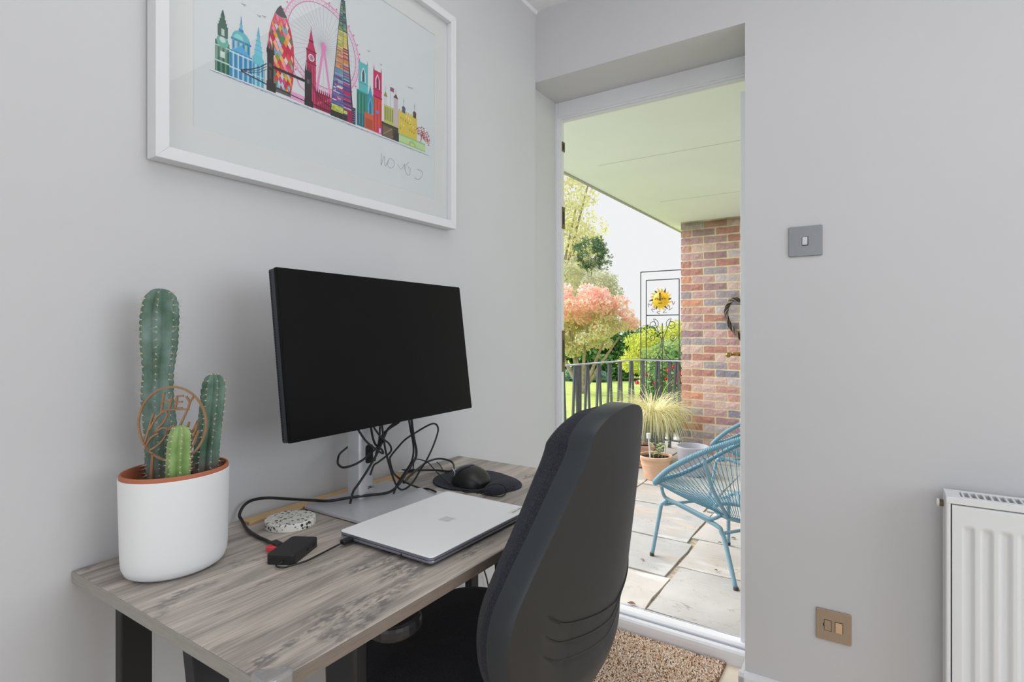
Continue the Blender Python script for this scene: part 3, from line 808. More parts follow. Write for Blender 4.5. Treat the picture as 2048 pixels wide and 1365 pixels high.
for cx, c in ((541, (86, 96, 120)), (583, (84, 72, 62))): I.rect(cx - 6, cx + 6, 205, 216, c); I.disc(cx, 216, 7, c, 12, 0, 180); I.line([(cx, 222), (cx, 244)], .8, c); I.line([(cx - 3, 237), (cx + 3, 237)], .7, c)
for i in range(210):
    a, r_ = random.uniform(-.6, 2.9), random.uniform(4, 34)
    x0, z0 = 612 + r_ * cos(a) * .95, 160 + r_ * sin(a) * .85
    I.line([(x0, z0), (x0 + random.uniform(1, 4), z0 + random.uniform(-1, 4))], 1.3, random.choice([(176, 70, 78), (196, 96, 96), (150, 60, 70), (206, 130, 110)]))
I.line([(606, 140), (614, 178)], 2, (120, 60, 60))
I.rect(523, 625, 120, 146, (186, 214, 158)); I.rect(523, 625, 142, 146, (150, 190, 130)); I.rect(523, 625, 124, 126, (150, 180, 150)); I.disc(574, 126, 14, (160, 196, 140), 16, 0, 180); I.disc(574, 126, 7, (222, 206, 90), 14, 0, 180)
# suspension bridge (charcoal)
bk = (50, 46, 48)
I.rect(142, 163, 122, 142, bk); I.rect(143.5, 158, 124, 208, bk); I.rect(142, 160, 200, 210, bk)
for a in (143, 149, 155): I.poly([(a, 208), (a + 4, 208), (a + 2, 227)], (58, 60, 66))
I.rect(147, 154, 172, 180, (90, 88, 88)); I.rect(148.5, 152.5, 148, 166, (84, 80, 80))
I.rect(233, 256, 122, 136, bk); I.rect(234, 252, 124, 200, bk)
for a in (234, 240, 246): I.poly([(a, 198), (a + 4, 198), (a + 2, 217)], (58, 60, 66))
I.rect(239, 246, 172, 182, (96, 92, 94))
I.rect(158, 236, 172, 178, bk)
for a, b in ((142, 84),):
    for zo, w in ((0, 1.8), (-6, 1.0), (-12, 1.0)):
        I.line([(142, 176 + zo), (126, 162 + zo * .85), (108, 151 + zo * .6), (86, 141 + zo * .2)], w, bk)
    I.line([(86, 139), (142, 133)], 2.4, bk)
    for k in range(9): I.line([(90 + k * 6, 138.6 - k * .6), (90 + k * 6, 142 + k * k * .33)], .6, bk)
for zo, w in ((0, 1.8), (-6, 1.0)): I.line([(252, 176 + zo), (268, 158 + zo * .8), (284, 147 + zo * .5), (304, 140)], w, bk)
I.line([(158, 134), (236, 130)], 2, bk); I.line([(252, 131), (304, 130)], 2, bk)
# waterline and birds
I.line([(26, 119), (140, 121), (300, 121), (460, 121), (625, 120)], 1.6, (236, 238, 240))
for i in range(120):
    a = 26 + i * 5.1; I.line([(a, 117.5 + random.uniform(-1, 1)), (a + 6, 117.2 + random.uniform(-1, 1))], random.uniform(.8, 2.0), random.choice([(150, 158, 182), (136, 150, 178), (170, 190, 204), (120, 146, 170)]))
for bx, bz in ((88, 275), (121, 268), (132, 272), (455, 303), (414, 320), (556, 282), (566, 284)):
    I.line([(bx, bz), (bx + 4, bz - 1.5), (bx + 9, bz + .8)], .9, (120, 120, 124)); I.line([(bx + 4, bz - 1.5), (bx + 7, bz - 3)], .8, (120, 120, 124))
# pencil signature, as it stands on the print
for st in ([(462, 77), (460, 45), (470, 71), (475, 47), (486, 66), (494, 71), (506, 66), (504, 53), (492, 46), (483, 51), (486, 63)], [(518, 63), (531, 52), (544, 69), (543, 54)], [(561, 80), (548, 64), (550, 46), (563, 45), (565, 62), (556, 66)], [(592, 67), (610, 67), (613, 54), (597, 40), (583, 42)]):
    I.line([(v.x, v.y) for v in catmull([(a, b, 0) for a, b in st], 4)], .8, (134, 136, 142))
I.build(pic)

# ================================================================== DESK
desk = thing('desk', (0.26, 0.84, 0), 'grey oak laminate desk with black steel legs against the left wall', 'desk')
DX, DY0, DY1, DZ = .525, .354, 1.332, .73
d = MB(); d.m(0).box(.002, DX, DY0, DY1, DZ - .018, DZ)
d.build('desktop', [M['desk']], desk, bevel=.0015)
MB().box(.003, DX - .001, DY0 - .0012, DY0, DZ - .0175, DZ - .0005).build('edge_strip', M['desk_edge'], desk)
MB().box(DX - .0008, DX + .0008, DY0 + .001, DY1 - .001, DZ - .0175, DZ - .0012).build('edge_strip', M['desk_front'], desk)
def leg(y0, y1, xt, xb, w):
    poly = [(xt, DZ - .018), (xt + w, DZ - .018), (xb + w, 0), (xb, 0)]
    MB().prism(poly, (0, 0, 0), X, Z, Y, y0, y1).build('leg', M['black_metal'], desk, bevel=.002)
leg(.372, .415, .108, .108, .021); leg(.372, .415, .302, .46, .027)
leg(1.268, 1.302, .075, .075, .024); leg(1.268, 1.302, .172, .02 + .172, .062)
MB().box(.10, .40, .375, .412, DZ - .030, DZ - .018).build('top_rail', M['black_metal'], desk, bevel=.002)
MB().box(.08, .30, 1.27, 1.30, DZ - .030, DZ - .018).build('top_rail', M['black_metal'], desk, bevel=.002)
gd_ = MB()
gd_.prism([(DX - .026, DY0 - .004), (DX - .012, DY0 - .0075), (DX, DY0 - .008), (DX + .007, DY0 - .004), (DX + .008, DY0 + .005), (DX + .006, DY0 + .028), (DX - .002, DY0 + .028), (DX - .028, DY0 + .004)], (0, 0, 0), X, Y, Z, DZ - .026, DZ + .007)
g_ = gd_.build('corner_guard', M['clear'], None, bevel=.003)
tag(g_, 'clear plastic guard pressed over the near front corner of the desk', 'corner guard')

# ------------------------------------------------------------------ things on the desk
ps = tag(MB().prism([(.012, .627), (.043, .627), (.043, 1.09), (.012, 1.09)], (0, 0, 0), X, Y, Z, DZ, DZ + .006).build('wooden_strip', M['pine'], bevel=.001), 'thin pale wooden strip lying along the wall at the back of the desk', 'strip')

# potted cacti
PC = Vector((.1194, .4545, DZ)); PA, PB, PR = .0815, .0715, .19
pot = thing('potted_cactus', PC, 'three spiny cacti growing in a white oval pot with terracotta liner', 'plant')
def ov(r, z): return (r, z)
op = MB()
op.lathe([(.02, .001), (.80, .001), (.90, .006), (.95, .016), (.965, .03), (1, .150), (1, .1525), (.985, .1535), (.96, .152), (.955, .12), (.3, .12)], (0, 0, 0), 64)
op.v = [(x * PB, y * PA, z) for x, y, z in op.v]
def rotv(mb, c, a): mb.v = [(c.x + x * cos(a) + y * sin(a), c.y - x * sin(a) + y * cos(a), c.z + z) for x, y, z in mb.v]
rotv(op, PC, -PR); op.build('outer_pot', M['white_pot'], pot, smooth=True, edge_split=True)
ip = MB(); ip.lathe([(.70, .118), (.90, .118), (.945, .150), (.975, .1515), (.982, .1575), (.965, .160), (.935, .1595), (.91, .150), (.87, .122), (.3, .122)], (0, 0, 0), 64)
ip.v = [(x * PB, y * PA, z) for x, y, z in ip.v]; rotv(ip, PC, -PR); ip.build('inner_pot', M['inner_terracotta'], pot, smooth=True, edge_split=True)
so = MB(); so.grid(lambda u, v: (v * .89 * cos(2 * pi * u) * PB, v * .89 * sin(2 * pi * u) * PA, .131 + .004 * sin(9 * u * 6.28) * v + random.uniform(0, .003)), 40, 8, cu=True)
rotv(so, PC, -PR); so.build('soil', M['soil'], pot, smooth=True)
def cactus(spine, rad, ribs, ph, mname, step=.011, sp_len=.012):
    P = catmull(spine, 14); n = len(P)
    Ls = [0]
    for a, b in zip(P[:-1], P[1:]): Ls.append(Ls[-1] + (b - a).length)
    tot = Ls[-1]
    nu = ribs * 8
    def rib(a):
        q = (a * ribs / (2 * pi)) % 1.0
        d_ = abs(q - .5) * 2         # 1 on the ridge, 0 in the furrow
        return .60 + .40 * d_ ** .8
    def rfun(s):
        q = rad(s / tot)
        e = tot - s
        cap = .7 * q
        if e < cap * 1.5: q *= math.sqrt(max(0.0, 1 - (1 - e / (cap * 1.5)) ** 2.2)) * .92 + .08
        return q
    vs = []; fs = []
    for i in range(n):
        for k in range(nu):
            a = 2 * pi * k / nu
            q = rib(a + ph)
            rr_ = rfun(Ls[i]) * (q + (.05 * (q > .93)) * (0.5 + 0.5 * cos(2 * pi * Ls[i] / step)))
            vs.append(P[i] + Vector((cos(a) * rr_, sin(a) * rr_, 0)))
    for i in range(n - 1):
        for k in range(nu): fs.append((i * nu + k, i * nu + (k + 1) % nu, (i + 1) * nu + (k + 1) % nu, (i + 1) * nu + k))
    fs.append(tuple(range((n - 1) * nu, n * nu)))
    b = MB(); b.add(vs, fs); body = b.build('cactus_stem', M[mname], pot, smooth=True)
    sm = MB(); am = MB()
    s = step * .5
    while s < tot:
        p = P[min(range(n), key=lambda i: abs(Ls[i] - s))]
        for k in range(ribs):
            a = 2 * pi * k / ribs - ph
            dr = Vector((cos(a), sin(a), 0)); q = p + dr * rfun(s) * 1.0
            q.z = p.z + random.uniform(-.001, .001)
            am.ball(q, .00115, 5, 4)
            for t in range(5):
                dv = (dr + Vector((random.uniform(-.8, .8), random.uniform(-.8, .8), random.uniform(-.5, .7)))).normalized()
                l_ = sp_len * random.uniform(.5, 1.25); sd = dv.orthogonal().normalized() * .00022; sd2 = dv.cross(sd).normalized() * .00022
                sm.add([q + sd, q - sd * .5 + sd2 * .87, q - sd * .5 - sd2 * .87, q + dv * l_], [(0, 1, 3), (1, 2, 3), (2, 0, 3)])
        s += step
    sm.build('spines', M['spine'], body)['kind'] = 'stuff'
    am.build('areoles', M['areole'], body, smooth=True)['kind'] = 'stuff'
cactus([(0.0862, 0.4472, 0.8502), (0.0851, 0.4468, 0.9266), (0.0800, 0.4433, 0.9979), (0.0810, 0.4439, 1.0474), (0.0822, 0.4445, 1.0886), (0.0828, 0.4450, 1.1298), (0.0842, 0.4459, 1.1609), (0.0842, 0.4459, 1.1813)],
       lambda t: float(np.interp(t, [0, .15, .4, .58, .72, .86, 1], [.0235, .0245, .0245, .0225, .0275, .0285, .0235])), 7, .55, 'cactus_a')
cactus([(0.1237, 0.4993, 0.855), (0.1262, 0.5008, 0.9107), (0.1328, 0.5053, 0.9783), (0.1357, 0.5072, 1.0205), (0.1357, 0.5072, 1.0391)],
       lambda t: float(np.interp(t, [0, .2, .6, .85, 1], [.0185, .0205, .0190, .0190, .0155])), 7, .2, 'cactus_b', .0105, .009)
cactus([(0.1595, 0.4380, 0.860), (0.1612, 0.4389, 0.9189), (0.1631, 0.4402, 0.9500), (0.1631, 0.4402, 0.9642)],
       lambda t: float(np.interp(t, [0, .3, .7, 1], [.0165, .0178, .0172, .0150])), 7, .35, 'cactus_c', .0095, .006)

# plant pick reading HEY Baby
TO = Vector((.1452, .4364, .9651)); TU = Vector((.8358, .5490, 0)); TW = TU.cross(Z)
tp = MB()
def ribbon(mb, pts, w, o, u, v, wv, d0, d1, sub=0):
    P = [(q.x, q.y) for q in catmull([(a, b, 0) for a, b in pts], sub)] if sub else pts
    n = len(P); Lf = []; Rt = []
    for i in range(n):
        ax, ay = P[max(i - 1, 0)]; bx, by = P[min(i + 1, n - 1)]
        L_ = math.hypot(bx - ax, by - ay) or 1
        nx, ny = -(by - ay) / L_ * w / 2, (bx - ax) / L_ * w / 2
        Lf.append((P[i][0] + nx, P[i][1] + ny)); Rt.append((P[i][0] - nx, P[i][1] - ny))
    for i in range(n - 1):
        mb.prism([Rt[i], Rt[i + 1], Lf[i + 1], Lf[i]], o, u, v, wv, d0, d1)
mm = .001 * .874 / .8804
U_, V_ = TU * mm, Z * mm
ring = [(53.5 * cos(2 * pi * i / 72) + 2.5 * sin(2 * pi * i / 72) * 0, 58.5 * sin(2 * pi * i / 72)) for i in range(73)]
ribbon(tp, ring, 3.0, TO, U_, V_, TW, -.0015, .0015)
ST = {'H': [(-12.7, 49.7), (-17.4, 20.3)], 'H2': [(-0.4, 44.4), (-4.7, 23.7)], 'Hb': [(-14.3, 35.3), (-2.7, 36.1)], 'E': [(7.6, 44.4), (5.0, 24.3)], 'E1': [(7.6, 43.8), (17.8, 44.4)], 'E2': [(6.3, 34.5), (16.0, 35.0)], 'E3': [(5.0, 24.6), (15.4, 25.1)], 'Y1': [(21.7, 43.7), (27.6, 34.8)], 'Y3': [(27.6, 34.8), (34.8, 45.0)], 'Y2': [(27.6, 34.8), (24.7, 23.3)], 'bar': [(-18.7, 19.7), (-7.3, 22.7), (26.3, 23.0)], 'B': [(-30.0, 17.0), (-43.5, -29.8)], 'B1': [(-36.0, -9.1), (-28.7, 4.3), (-19.4, 15.6), (-11.4, 19.7), (-8.0, 15.6), (-13.3, 3.6), (-23.4, -7.7), (-30.0, -15.1)], 'B2': [(-30.0, -15.1), (-15.4, -6.4), (-7.6, -8.4), (-10.0, -18.4), (-20.7, -31.8), (-33.4, -40.5), (-38.8, -40.9), (-41.4, -35.8), (-34.1, -22.4), (-22.0, -14.7)], 'a': [(-8.7, -17.1), (-4.0, -6.4), (2.0, -3.1), (0.4, -10.4), (-6.0, -21.1)], 'b': [(23.4, 21.7), (11.3, -5.1), (3.3, -26.4)], 'y1': [(26.7, 3.0), (22.0, -13.1), (16.7, -26.4), (22.0, -29.1), (30.0, -15.7), (40.7, 5.6)], 'y2': [(40.7, 5.6), (35.4, -15.7), (30.0, -29.1)], 'y3': [(41.4, -10.4), (34.8, -31.8), (24.7, -43.8)]}
for k, p in ST.items(): ribbon(tp, p, 2.7 if k[0] in 'HEY' else 2.5, TO, U_, V_, TW, -.0015, .0015, 6 if len(p) > 3 else 0)
tk = thing('plant_pick', TO - Z * .1, 'round brown wooden plant pick reading HEY Baby stuck in the cactus pot', 'plant pick')
tp.build('lettering_hoop', M['topper'], tk)
st_ = MB(); ribbon(st_, [(-31.0, -47.0), (-34.7, -101)], 4.2, TO, U_, V_, TW, -.0015, .0015); st_.build('stick', M['topper'], tk)

# coaster
co = MB(); co.lathe([(.01, 0), (.0455, 0), (.047, .0015), (.047, .0135), (.0455, .015), (.01, .015)], (.1075, .673, DZ), 56)
tag(co.build('coaster', M['terrazzo'], smooth=True, edge_split=True), 'round speckled terrazzo coaster lying beside the pale wooden strip', 'coaster')

# monitor
MC = Vector((.1958, .858, 1.0705)); myaw, mt_ = -.027, .128; MWd, MHt = .537, .311
ma = Vector((sin(myaw), cos(myaw), 0)); mn0 = Vector((cos(myaw), -sin(myaw), 0)); mu = Z * cos(mt_) - mn0 * sin(mt_); mn = ma.cross(mu)
mon = thing('monitor', (.12, .86, DZ), 'black flat monitor tilted back on a silver column stand', 'monitor')
scr = MB(); scr.prism(rrect(MWd, MHt, .003), MC, ma, mu, mn, -.004, 0); so_ = scr.build('screen', M['screen'], mon)
MB().prism(rrect(MWd - .006, MHt - .006, .002), MC, ma, mu, mn, -.001, .0003).build('display_panel', M['screen'], so_)
hs = MB(); hs.prism(rrect(MWd - .001, MHt - .001, .004), MC, ma, mu, mn, -.019, -.004); ho = hs.build('housing', M['monitor_edge'], mon)
bk_ = MB(); bk_.prism(rrect(.36, .22, .02), MC - mu * .01, ma, mu, mn, -.042, -.019); bk_.build('back_cover', M['monitor_edge'], mon, bevel=.006)
vt = MB()
for i in range(62):
    vt.obox(MC - ma * (MWd / 2 - .0002) + mu * (-.148 + i * .296 / 61) - mn * .0165, ma, mu, mn, .0006, .0015, .0014)
vt.build('vent_slots', M['port'], ho)['kind'] = 'stuff'
cl = MB(); cl.prism(rrect(.045, .042, .008), (.0925, .863, 0), X, Y, Z, DZ + .008, 1.06); clo = cl.build('stand_column', M['steel'], mon, smooth=True, edge_split=True)
cl = MB(); cl.prism([(1.03, -.03), (1.09, -.03), (1.09, .03), (1.03, .03)], (.10, .863, 0), Z, Y, X, 0, .062); cl.build('mounting_bracket', M['steel'], mon, bevel=.004)
hl = MB(); hl.prism(rrect(.022, .042, .007), (.115, .869, .835), Y, Z, X, -.001, .0006); hl.build('cable_hole', M['void'], clo)
lg = MB()
lo_ = Vector((.1152, .866, .7565))
lx = lambda p: [(a * .0042, b * .0052) for a, b in p]
for i, pl2 in enumerate(([[(0, 0), (0, 1), (.55, .9), (.8, .5), (.55, .1), (0, 0)]], [[(.15, .05), (.85, .35)], [(.05, .45), (.8, .75)], [(0, .9), (.6, 1.05)], [(.15, .05), (0, .9)]], [[(0, 1), (0, 0), (.7, 0)]], [[(0, 1), (0, 0), (.7, 0)]])):
    for st in pl2: ribbon(lg, lx(st), .0011, lo_ + Y * i * .0046, Y, Z, X, 0, .0003)
lg.build('maker_lettering', M['port'], clo)
bp_ = MB(); bp_.prism([(.045, .752), (.05, .747), (.246, .747), (.25, .751), (.25, .986), (.246, .99), (.05, .99), (.045, .985)], (0, 0, 0), X, Y, Z, DZ + .0015, DZ + .0085)
bp_.build('stand_base', M['steel'], mon, bevel=.0012)
MB().prism([(.055, .757), (.24, .757), (.24, .98), (.055, .98)], (0, 0, 0), X, Y, Z, DZ, DZ + .0016).build('base_pad', M['port'], mon)

# laptop
lpc = Vector((.365, .823, DZ)); la = R(-.4)
lu = Vector((sin(-la) * -1, cos(la), 0)); lu = Vector((-sin(R(.4)) * -1, cos(R(.4)), 0)); lv = Vector((lu.y, -lu.x, 0))
lp = thing('laptop', lpc, 'closed silver laptop lying on the desk in front of the monitor', 'laptop')
def lpr(name, w, h_, r, z0, z1, m_, par=lp, bev=.0008, off=(0, 0)):
    return MB().prism(rrect(w, h_, r), lpc + lu * off[0] + lv * off[1], lu, lv, Z, z0, z1).build(name, m_, par, bevel=bev, bseg=2)
lpr('lid', .302, .2235, .009, .0128, .0178, M['silver_lid'])
lpr('lid_edge', .3026, .2241, .009, .0122, .0165, M['laptop_edge'], bev=0)
lpr('gap', .298, .219, .008, .0108, .0125, M['port'], bev=0)
lpr('base', .302, .2235, .009, .0062, .0110, M['laptop_edge'], bev=.0015)
lpr('underside', .288, .2095, .009, .0022, .0064, M['monitor_edge'], bev=.0015)
for a in (-1, 1):
    for b in (-1, 1): MB().lathe([(.006, 0), (.006, .0024)], lpc + lu * a * .12 + lv * b * .08, 10).build('foot', M['port'], lp)
lo4 = lpc + Z * .0178
lgm = MB()
for a in (-1, 1):
    for b in (-1, 1): lgm.obox(lo4 + lu * (a * .0063 + .004) + lv * (b * .0063 + .012) , lu, lv, Z, .0058, .0058, .00012)
lgm.build('logo_squares', M['logo_grey'], lp)
sk = MB(); sk.obox(lo4 + lu * .121 + lv * .096, lu, lv, Z, .022, .0075, .00015); sko = sk.build('sticker', M['white_plastic'], lp)
sk2 = MB()
for i, (a, w) in enumerate(((-.014, .0012), (-.0105, .001), (-.007, .0014), (-.003, .0012), (.001, .0011))):
    for dz in (-.002, .0): sk2.obox(lo4 + lu * (.121 + a) + lv * (.0975 + dz) + Z * .0002, lu, lv, Z, w, .0006, .0001)
for a in (.008, .012, .0155): sk2.obox(lo4 + lu * (.121 + a) + lv * .0955 + Z * .0002, lu, lv, Z, .0014, .0012, .0001)
sk2.build('faint_print', M['monitor_edge'], sko)
pj = MB(); pj.obox(lpc - lu * .1512 + lv * .045 + Z * .0085, lu, lv, Z, .0003, .0016, .0015); pj.build('port', M['port'], lp)

# hub
hb0 = Vector((.2385, .536, DZ)); hs_ = Vector((.0417, .0225, 0)); hl_ = Vector((-.0357, .0735, 0))
he, hf = hs_.normalized(), hl_.normalized(); HSW, HLW = hs_.length, .084
hub = thing('usb_hub', hb0 + hs_ / 2 + hl_ / 2, 'small black connector hub on the desk between coaster and laptop', 'hub')
hcn = hb0 + he * HSW / 2 + hf * HLW / 2
MB().prism(rrect(HSW, HLW, .006), hcn, he, hf, Z, 0, .0165).build('hub_body', M['black_plastic'], hub, bevel=.001)
pt = MB()
pt.obox(hb0 + he * .012 + Z * .009 - hf * .0001, he, hf, Z, .0055, .0006, .0026); pt.build('port', M['port'], hub, bevel=.0004)
for a, w in ((.068, .0045), (.047, .0028)):
    MB().obox(hb0 + he * (HSW + .0001) + hf * a + Z * .0085, hf, he, Z, w, .0006, .002).build('port', M['port'], hub)
rd = hb0 + hf * .052 - he * .013 + Z * .0075
MB().obox(rd, he, hf, Z, .013, .010, .0045).build('red_plug', M['red'], hub, bevel=.002)

# ------------------------------------------------------------------ cables
def onto(p): return (p[0], p[1], max(p[2], DZ + .0042)) if p[0] < DX and DY0 < p[1] < DY1 else p
def cable(label, pts, r, name='cable', group=None, plugs=()):
    t = thing(name, onto(pts[0]), label, 'cable', group)
    MB().tube([onto(p) for p in pts], r, 8, 6).build('cord', M['cable'], t, smooth=True)
    for nm, c, ax, l_, w, hgt, m_ in plugs:
        ax = Vector(ax).normalized(); sd = ax.cross(Z).normalized(); MB().obox(c, ax, sd, ax.cross(sd), l_, w, hgt).build(nm, M[m_], t, bevel=.0015)
    return t
cab_a = [(0.2076, 0.5788, 0.7400), (0.185, 0.5840, 0.7370), (0.1598, 0.5900, 0.7350), (0.1245, 0.5930, 0.7350), (0.0752, 0.6035, 0.7350), (0.030, 0.6190, 0.7400), (0.0200, 0.6203, 0.7488), (0.0200, 0.6296, 0.7641), (0.0200, 0.6476, 0.7705), (0.0500, 0.6611, 0.7766), (0.0500, 0.7064, 0.7632), (0.0481, 0.7690, 0.7440), (0.0826, 0.7874, 0.7440), (0.0981, 0.8216, 0.7440), (0.1205, 0.8613, 0.7440), (0.142, 0.9000, 0.7440), (0.160, 0.9139, 0.7600), (0.1600, 0.9415, 0.7839), (0.1600, 0.9576, 0.7968), (0.1600, 0.9717, 0.8120), (0.1600, 0.9740, 0.8297), (0.1600, 0.9681, 0.8521), (0.1600, 0.9623, 0.8776), (0.1620, 0.9523, 0.925)]
cable('thick black display cable looping from the hub along the wall to the monitor', cab_a, .0031, plugs=[('plug', Vector((.2005, .5805, .7395)), (1, -.12, 0), .013, .007, .0055, 'black_plastic')])
cable('black cable dropping straight beside the thick cable behind the monitor', [(0.1500, 0.9541, 0.926), (0.1500, 0.9657, 0.8761), (0.1500, 0.9728, 0.8503), (0.1500, 0.9752, 0.8250), (0.1500, 0.9681, 0.8016), (0.1500, 0.9495, 0.7840), (0.1500, 0.9246, 0.7620), (.155, .905, .7425)], .0023, group='black cables hanging behind the monitor')
cable('black cable in one big leaf shaped loop right of the stand', [(0.1600, 0.8625, 0.9200), (0.1600, 0.8718, 0.8633), (0.1600, 0.8802, 0.8310), (0.1600, 0.8907, 0.8009), (0.1600, 0.9015, 0.7751), (0.1580, 0.9144, 0.7560), (0.1550, 0.9307, 0.7453), (0.1500, 0.9541, 0.7439), (0.1400, 0.9858, 0.7500), (0.1300, 1.0185, 0.7668), (0.1250, 1.0468, 0.7847), (0.1250, 1.0730, 0.8169), (0.1250, 1.0918, 0.8513), (0.1250, 1.0891, 0.8679), (0.1250, 1.0756, 0.8751), (0.1250, 1.0520, 0.8731), (0.1250, 1.0090, 0.8621), (0.1250, 0.9729, 0.8509), (0.1300, 0.9402, 0.8355), (0.1300, 0.9223, 0.8225), (0.1300, 0.9179, 0.8137), (0.1300, 0.9267, 0.7861), (0.1400, 0.9302, 0.7738), (0.1500, 0.9518, 0.7558), (0.1632, 0.9850, 0.7370), (0.1957, 0.9780, 0.7420), (0.225, 0.9699, 0.7420)], .0023, group='black cables hanging behind the monitor')
t = cable('black cable with a loose silver tipped plug lying near the wall', [(0.0450, 1.0864, 0.7420), (0.073, 1.1376, 0.736), (0.1113, 1.1499, 0.736), (0.1065, 1.1792, 0.737), (0.0750, 1.2116, 0.7420), (0.0700, 1.1934, 0.7529), (0.0700, 1.1581, 0.7626), (0.0800, 1.1074, 0.7671), (0.1000, 1.0535, 0.7660), (0.1300, 0.9843, 0.7622), (0.1500, 0.9426, 0.7579)], .0027, name='plug_cable',
          plugs=[('plug', Vector((.042, 1.069, .7445)), (0, 1, -.15), .019, .007, .0042, 'black_plastic'), ('metal_tip', Vector((.041, 1.041, .7485)), (0, 1, -.15), .010, .006, .0025, 'steel')])
cable('black cable looping left around the silver stand column', [(0.1800, 0.7685, 0.926), (0.1750, 0.8024, 0.8839), (0.1650, 0.8406, 0.8571), (0.1600, 0.8677, 0.8410), (0.1550, 0.8693, 0.8486), (0.1500, 0.8627, 0.8538), (0.1500, 0.8525, 0.8510), (0.1550, 0.8203, 0.8386), (0.1500, 0.7962, 0.8294), (0.1300, 0.7854, 0.8230), (0.1100, 0.7891, 0.8241), (0.0900, 0.8018, 0.8280), (0.0700, 0.8240, 0.8371), (0.0500, 0.8618, 0.8428), (.05, .90, .86), (.07, .93, .90), (.11, .95, .93)], .0024, group='black cables hanging behind the monitor')
cable('black cable slanting down across the stand column to its foot', [(0.1350, 0.7979, 0.7440), (0.1370, 0.8040, 0.7680), (0.1400, 0.8143, 0.7811), (0.1450, 0.8332, 0.8047), (0.1450, 0.8531, 0.8265), (0.1500, 0.8627, 0.8453), (0.1500, 0.8772, 0.8676), (0.1500, 0.8941, 0.8915), (0.1500, 0.9246, 0.9063), (.155, .94, .925)], .0026, group='black cables hanging behind the monitor')
cable('black cable making a short kinked loop just under the monitor', [(0.1600, 0.8240, 0.925), (0.1600, 0.8594, 0.8807), (0.1600, 0.8844, 0.8612), (0.1550, 0.8978, 0.8459), (0.1500, 0.8962, 0.8345), (0.1400, 0.8741, 0.8187), (0.1300, 0.8690, 0.8106), (.128, .86, .79)], .0022, group='black cables hanging behind the monitor')
cable('black cable forming a tight v just under the monitor', [(0.1480, 0.8400, 0.922), (0.1430, 0.8549, 0.8735), (0.1430, 0.8672, 0.8561), (0.1430, 0.8776, 0.8683), (0.1430, 0.8860, 0.8810), (0.1430, 0.9074, 0.8905), (0.1430, 0.9361, 0.9009), (.148, .95, .92)], .0025, group='black cables hanging behind the monitor')
cable('short black cable end hanging in front of the stand column', [(0.1450, 0.8741, 0.9200), (0.1400, 0.8766, 0.8759), (0.1400, 0.8721, 0.8549), (0.1400, 0.8659, 0.8374), (0.1400, 0.8618, 0.8227)], .0022, group='black cables hanging behind the monitor')
cable('short black cable lying near the wall behind the mouse pad', [(0.0209, 1.2082, 0.737), (0.0477, 1.1901, 0.736), (0.0962, 1.148, 0.735), (0.1161, 1.136, 0.735), (0.1200, 1.1436, 0.735)], .0016)
tag(MB().tube([(.02, 1.40, .50), (0.0200, 1.423, 0.381), (0.020, 1.456, 0.300), (.02, 1.49, .16), (.03, 1.50, .012)], .0025, 8, 6).build('wall_cable', M['cable'], smooth=True), 'thin black cable hanging down the wall beyond the desk', 'cable')
t = cable('thin black cable from the hub plugged into the laptop side', [(0.2651, 0.5487, 0.7370), (0.2638, 0.5440, 0.7350), (0.2620, 0.5400, 0.7335), (0.2689, 0.5356, 0.7335), (0.2811, 0.5387, 0.7335), (0.2858, 0.5507, 0.7335), (0.2900, 0.5754, 0.7335), (0.2859, 0.6049, 0.7335), (0.2818, 0.6374, 0.7350), (0.2831, 0.6511, 0.7370)], .0016, plugs=[('plug', Vector((.285, .662, .7385)), (0, 1, 0), .0105, .0062, .0038, 'black_plastic')])

# mouse pad + mouse
mp_ = thing('mouse_pad', (.205, 1.12, DZ), 'round black mouse pad with raised wrist rest at the far end of the desk', 'mouse pad')
def padr(a): return .098
out_ = []
for i in range(48):
    a = 2 * pi * i / 48
    x, y = .208 + .098 * cos(a), 1.125 + .096 * sin(a)
    if cos(a) > .45: x += .045 * (cos(a) - .45) / .55
    out_.append((x, y))
MB().prism(out_, (0, 0, 0), X, Y, Z, DZ, DZ + .0045).build('pad', M['fabric'], mp_, bevel=.001)
wr = MB()
wr.grid(lambda u, v: (.318 + .028 * math.copysign(abs(cos(2 * pi * u)) ** .9, cos(2 * pi * u)) * sin(pi * v / 2 + .001), 1.098 + .058 * sin(2 * pi * u) * sin(pi * v / 2 + .001) , DZ + .003 + .020 * cos(pi * v / 2) ** .6), 28, 8, cu=True)
wr.build('wrist_rest', M['fabric'], mp_, smooth=True)
ms = thing('mouse', (.245, 1.085, DZ + .0045), 'black computer mouse with a tall domed body on the mouse pad', 'mouse')
def mouse_fn(u, v):
    a = 2 * pi * u; q = sin(pi / 2 * v + .002)
    cx = math.copysign(abs(cos(a)) ** .75, cos(a)); sy = math.copysign(abs(sin(a)) ** .8, sin(a))
    hh = cos(pi / 2 * v) ** .55
    skew = .006 * (1 - v)
    return (.236 + .048 * cx * q + skew, 1.086 + .040 * sy * q + skew, DZ + .0055 + .043 * hh * (1 - .22 * (cx * q + .2) ** 2 - .12 * cx * q))
mb_ = MB().grid(mouse_fn, 36, 14, cu=True); mo = mb_.build('mouse_body', M['black_plastic'], ms, smooth=True)
def mouse_fn2(u, v):
    p = Vector(mouse_fn(.30 + .40 * u, .12 + .62 * v)); c = Vector((.236, 1.086, DZ + .01)); return p + (p - c).normalized() * .0012
MB().grid(mouse_fn2, 14, 8).build('button_panel', M['monitor_edge'], ms, smooth=True)
wv = MB()
wv.tube([(.215, 1.060, .7385), (.206, 1.056, .752), (.214, 1.052, .766), (.207, 1.05, .778)], .0011, 6, 5); wv.build('chrome_trim', M['steel'], ms, smooth=True)
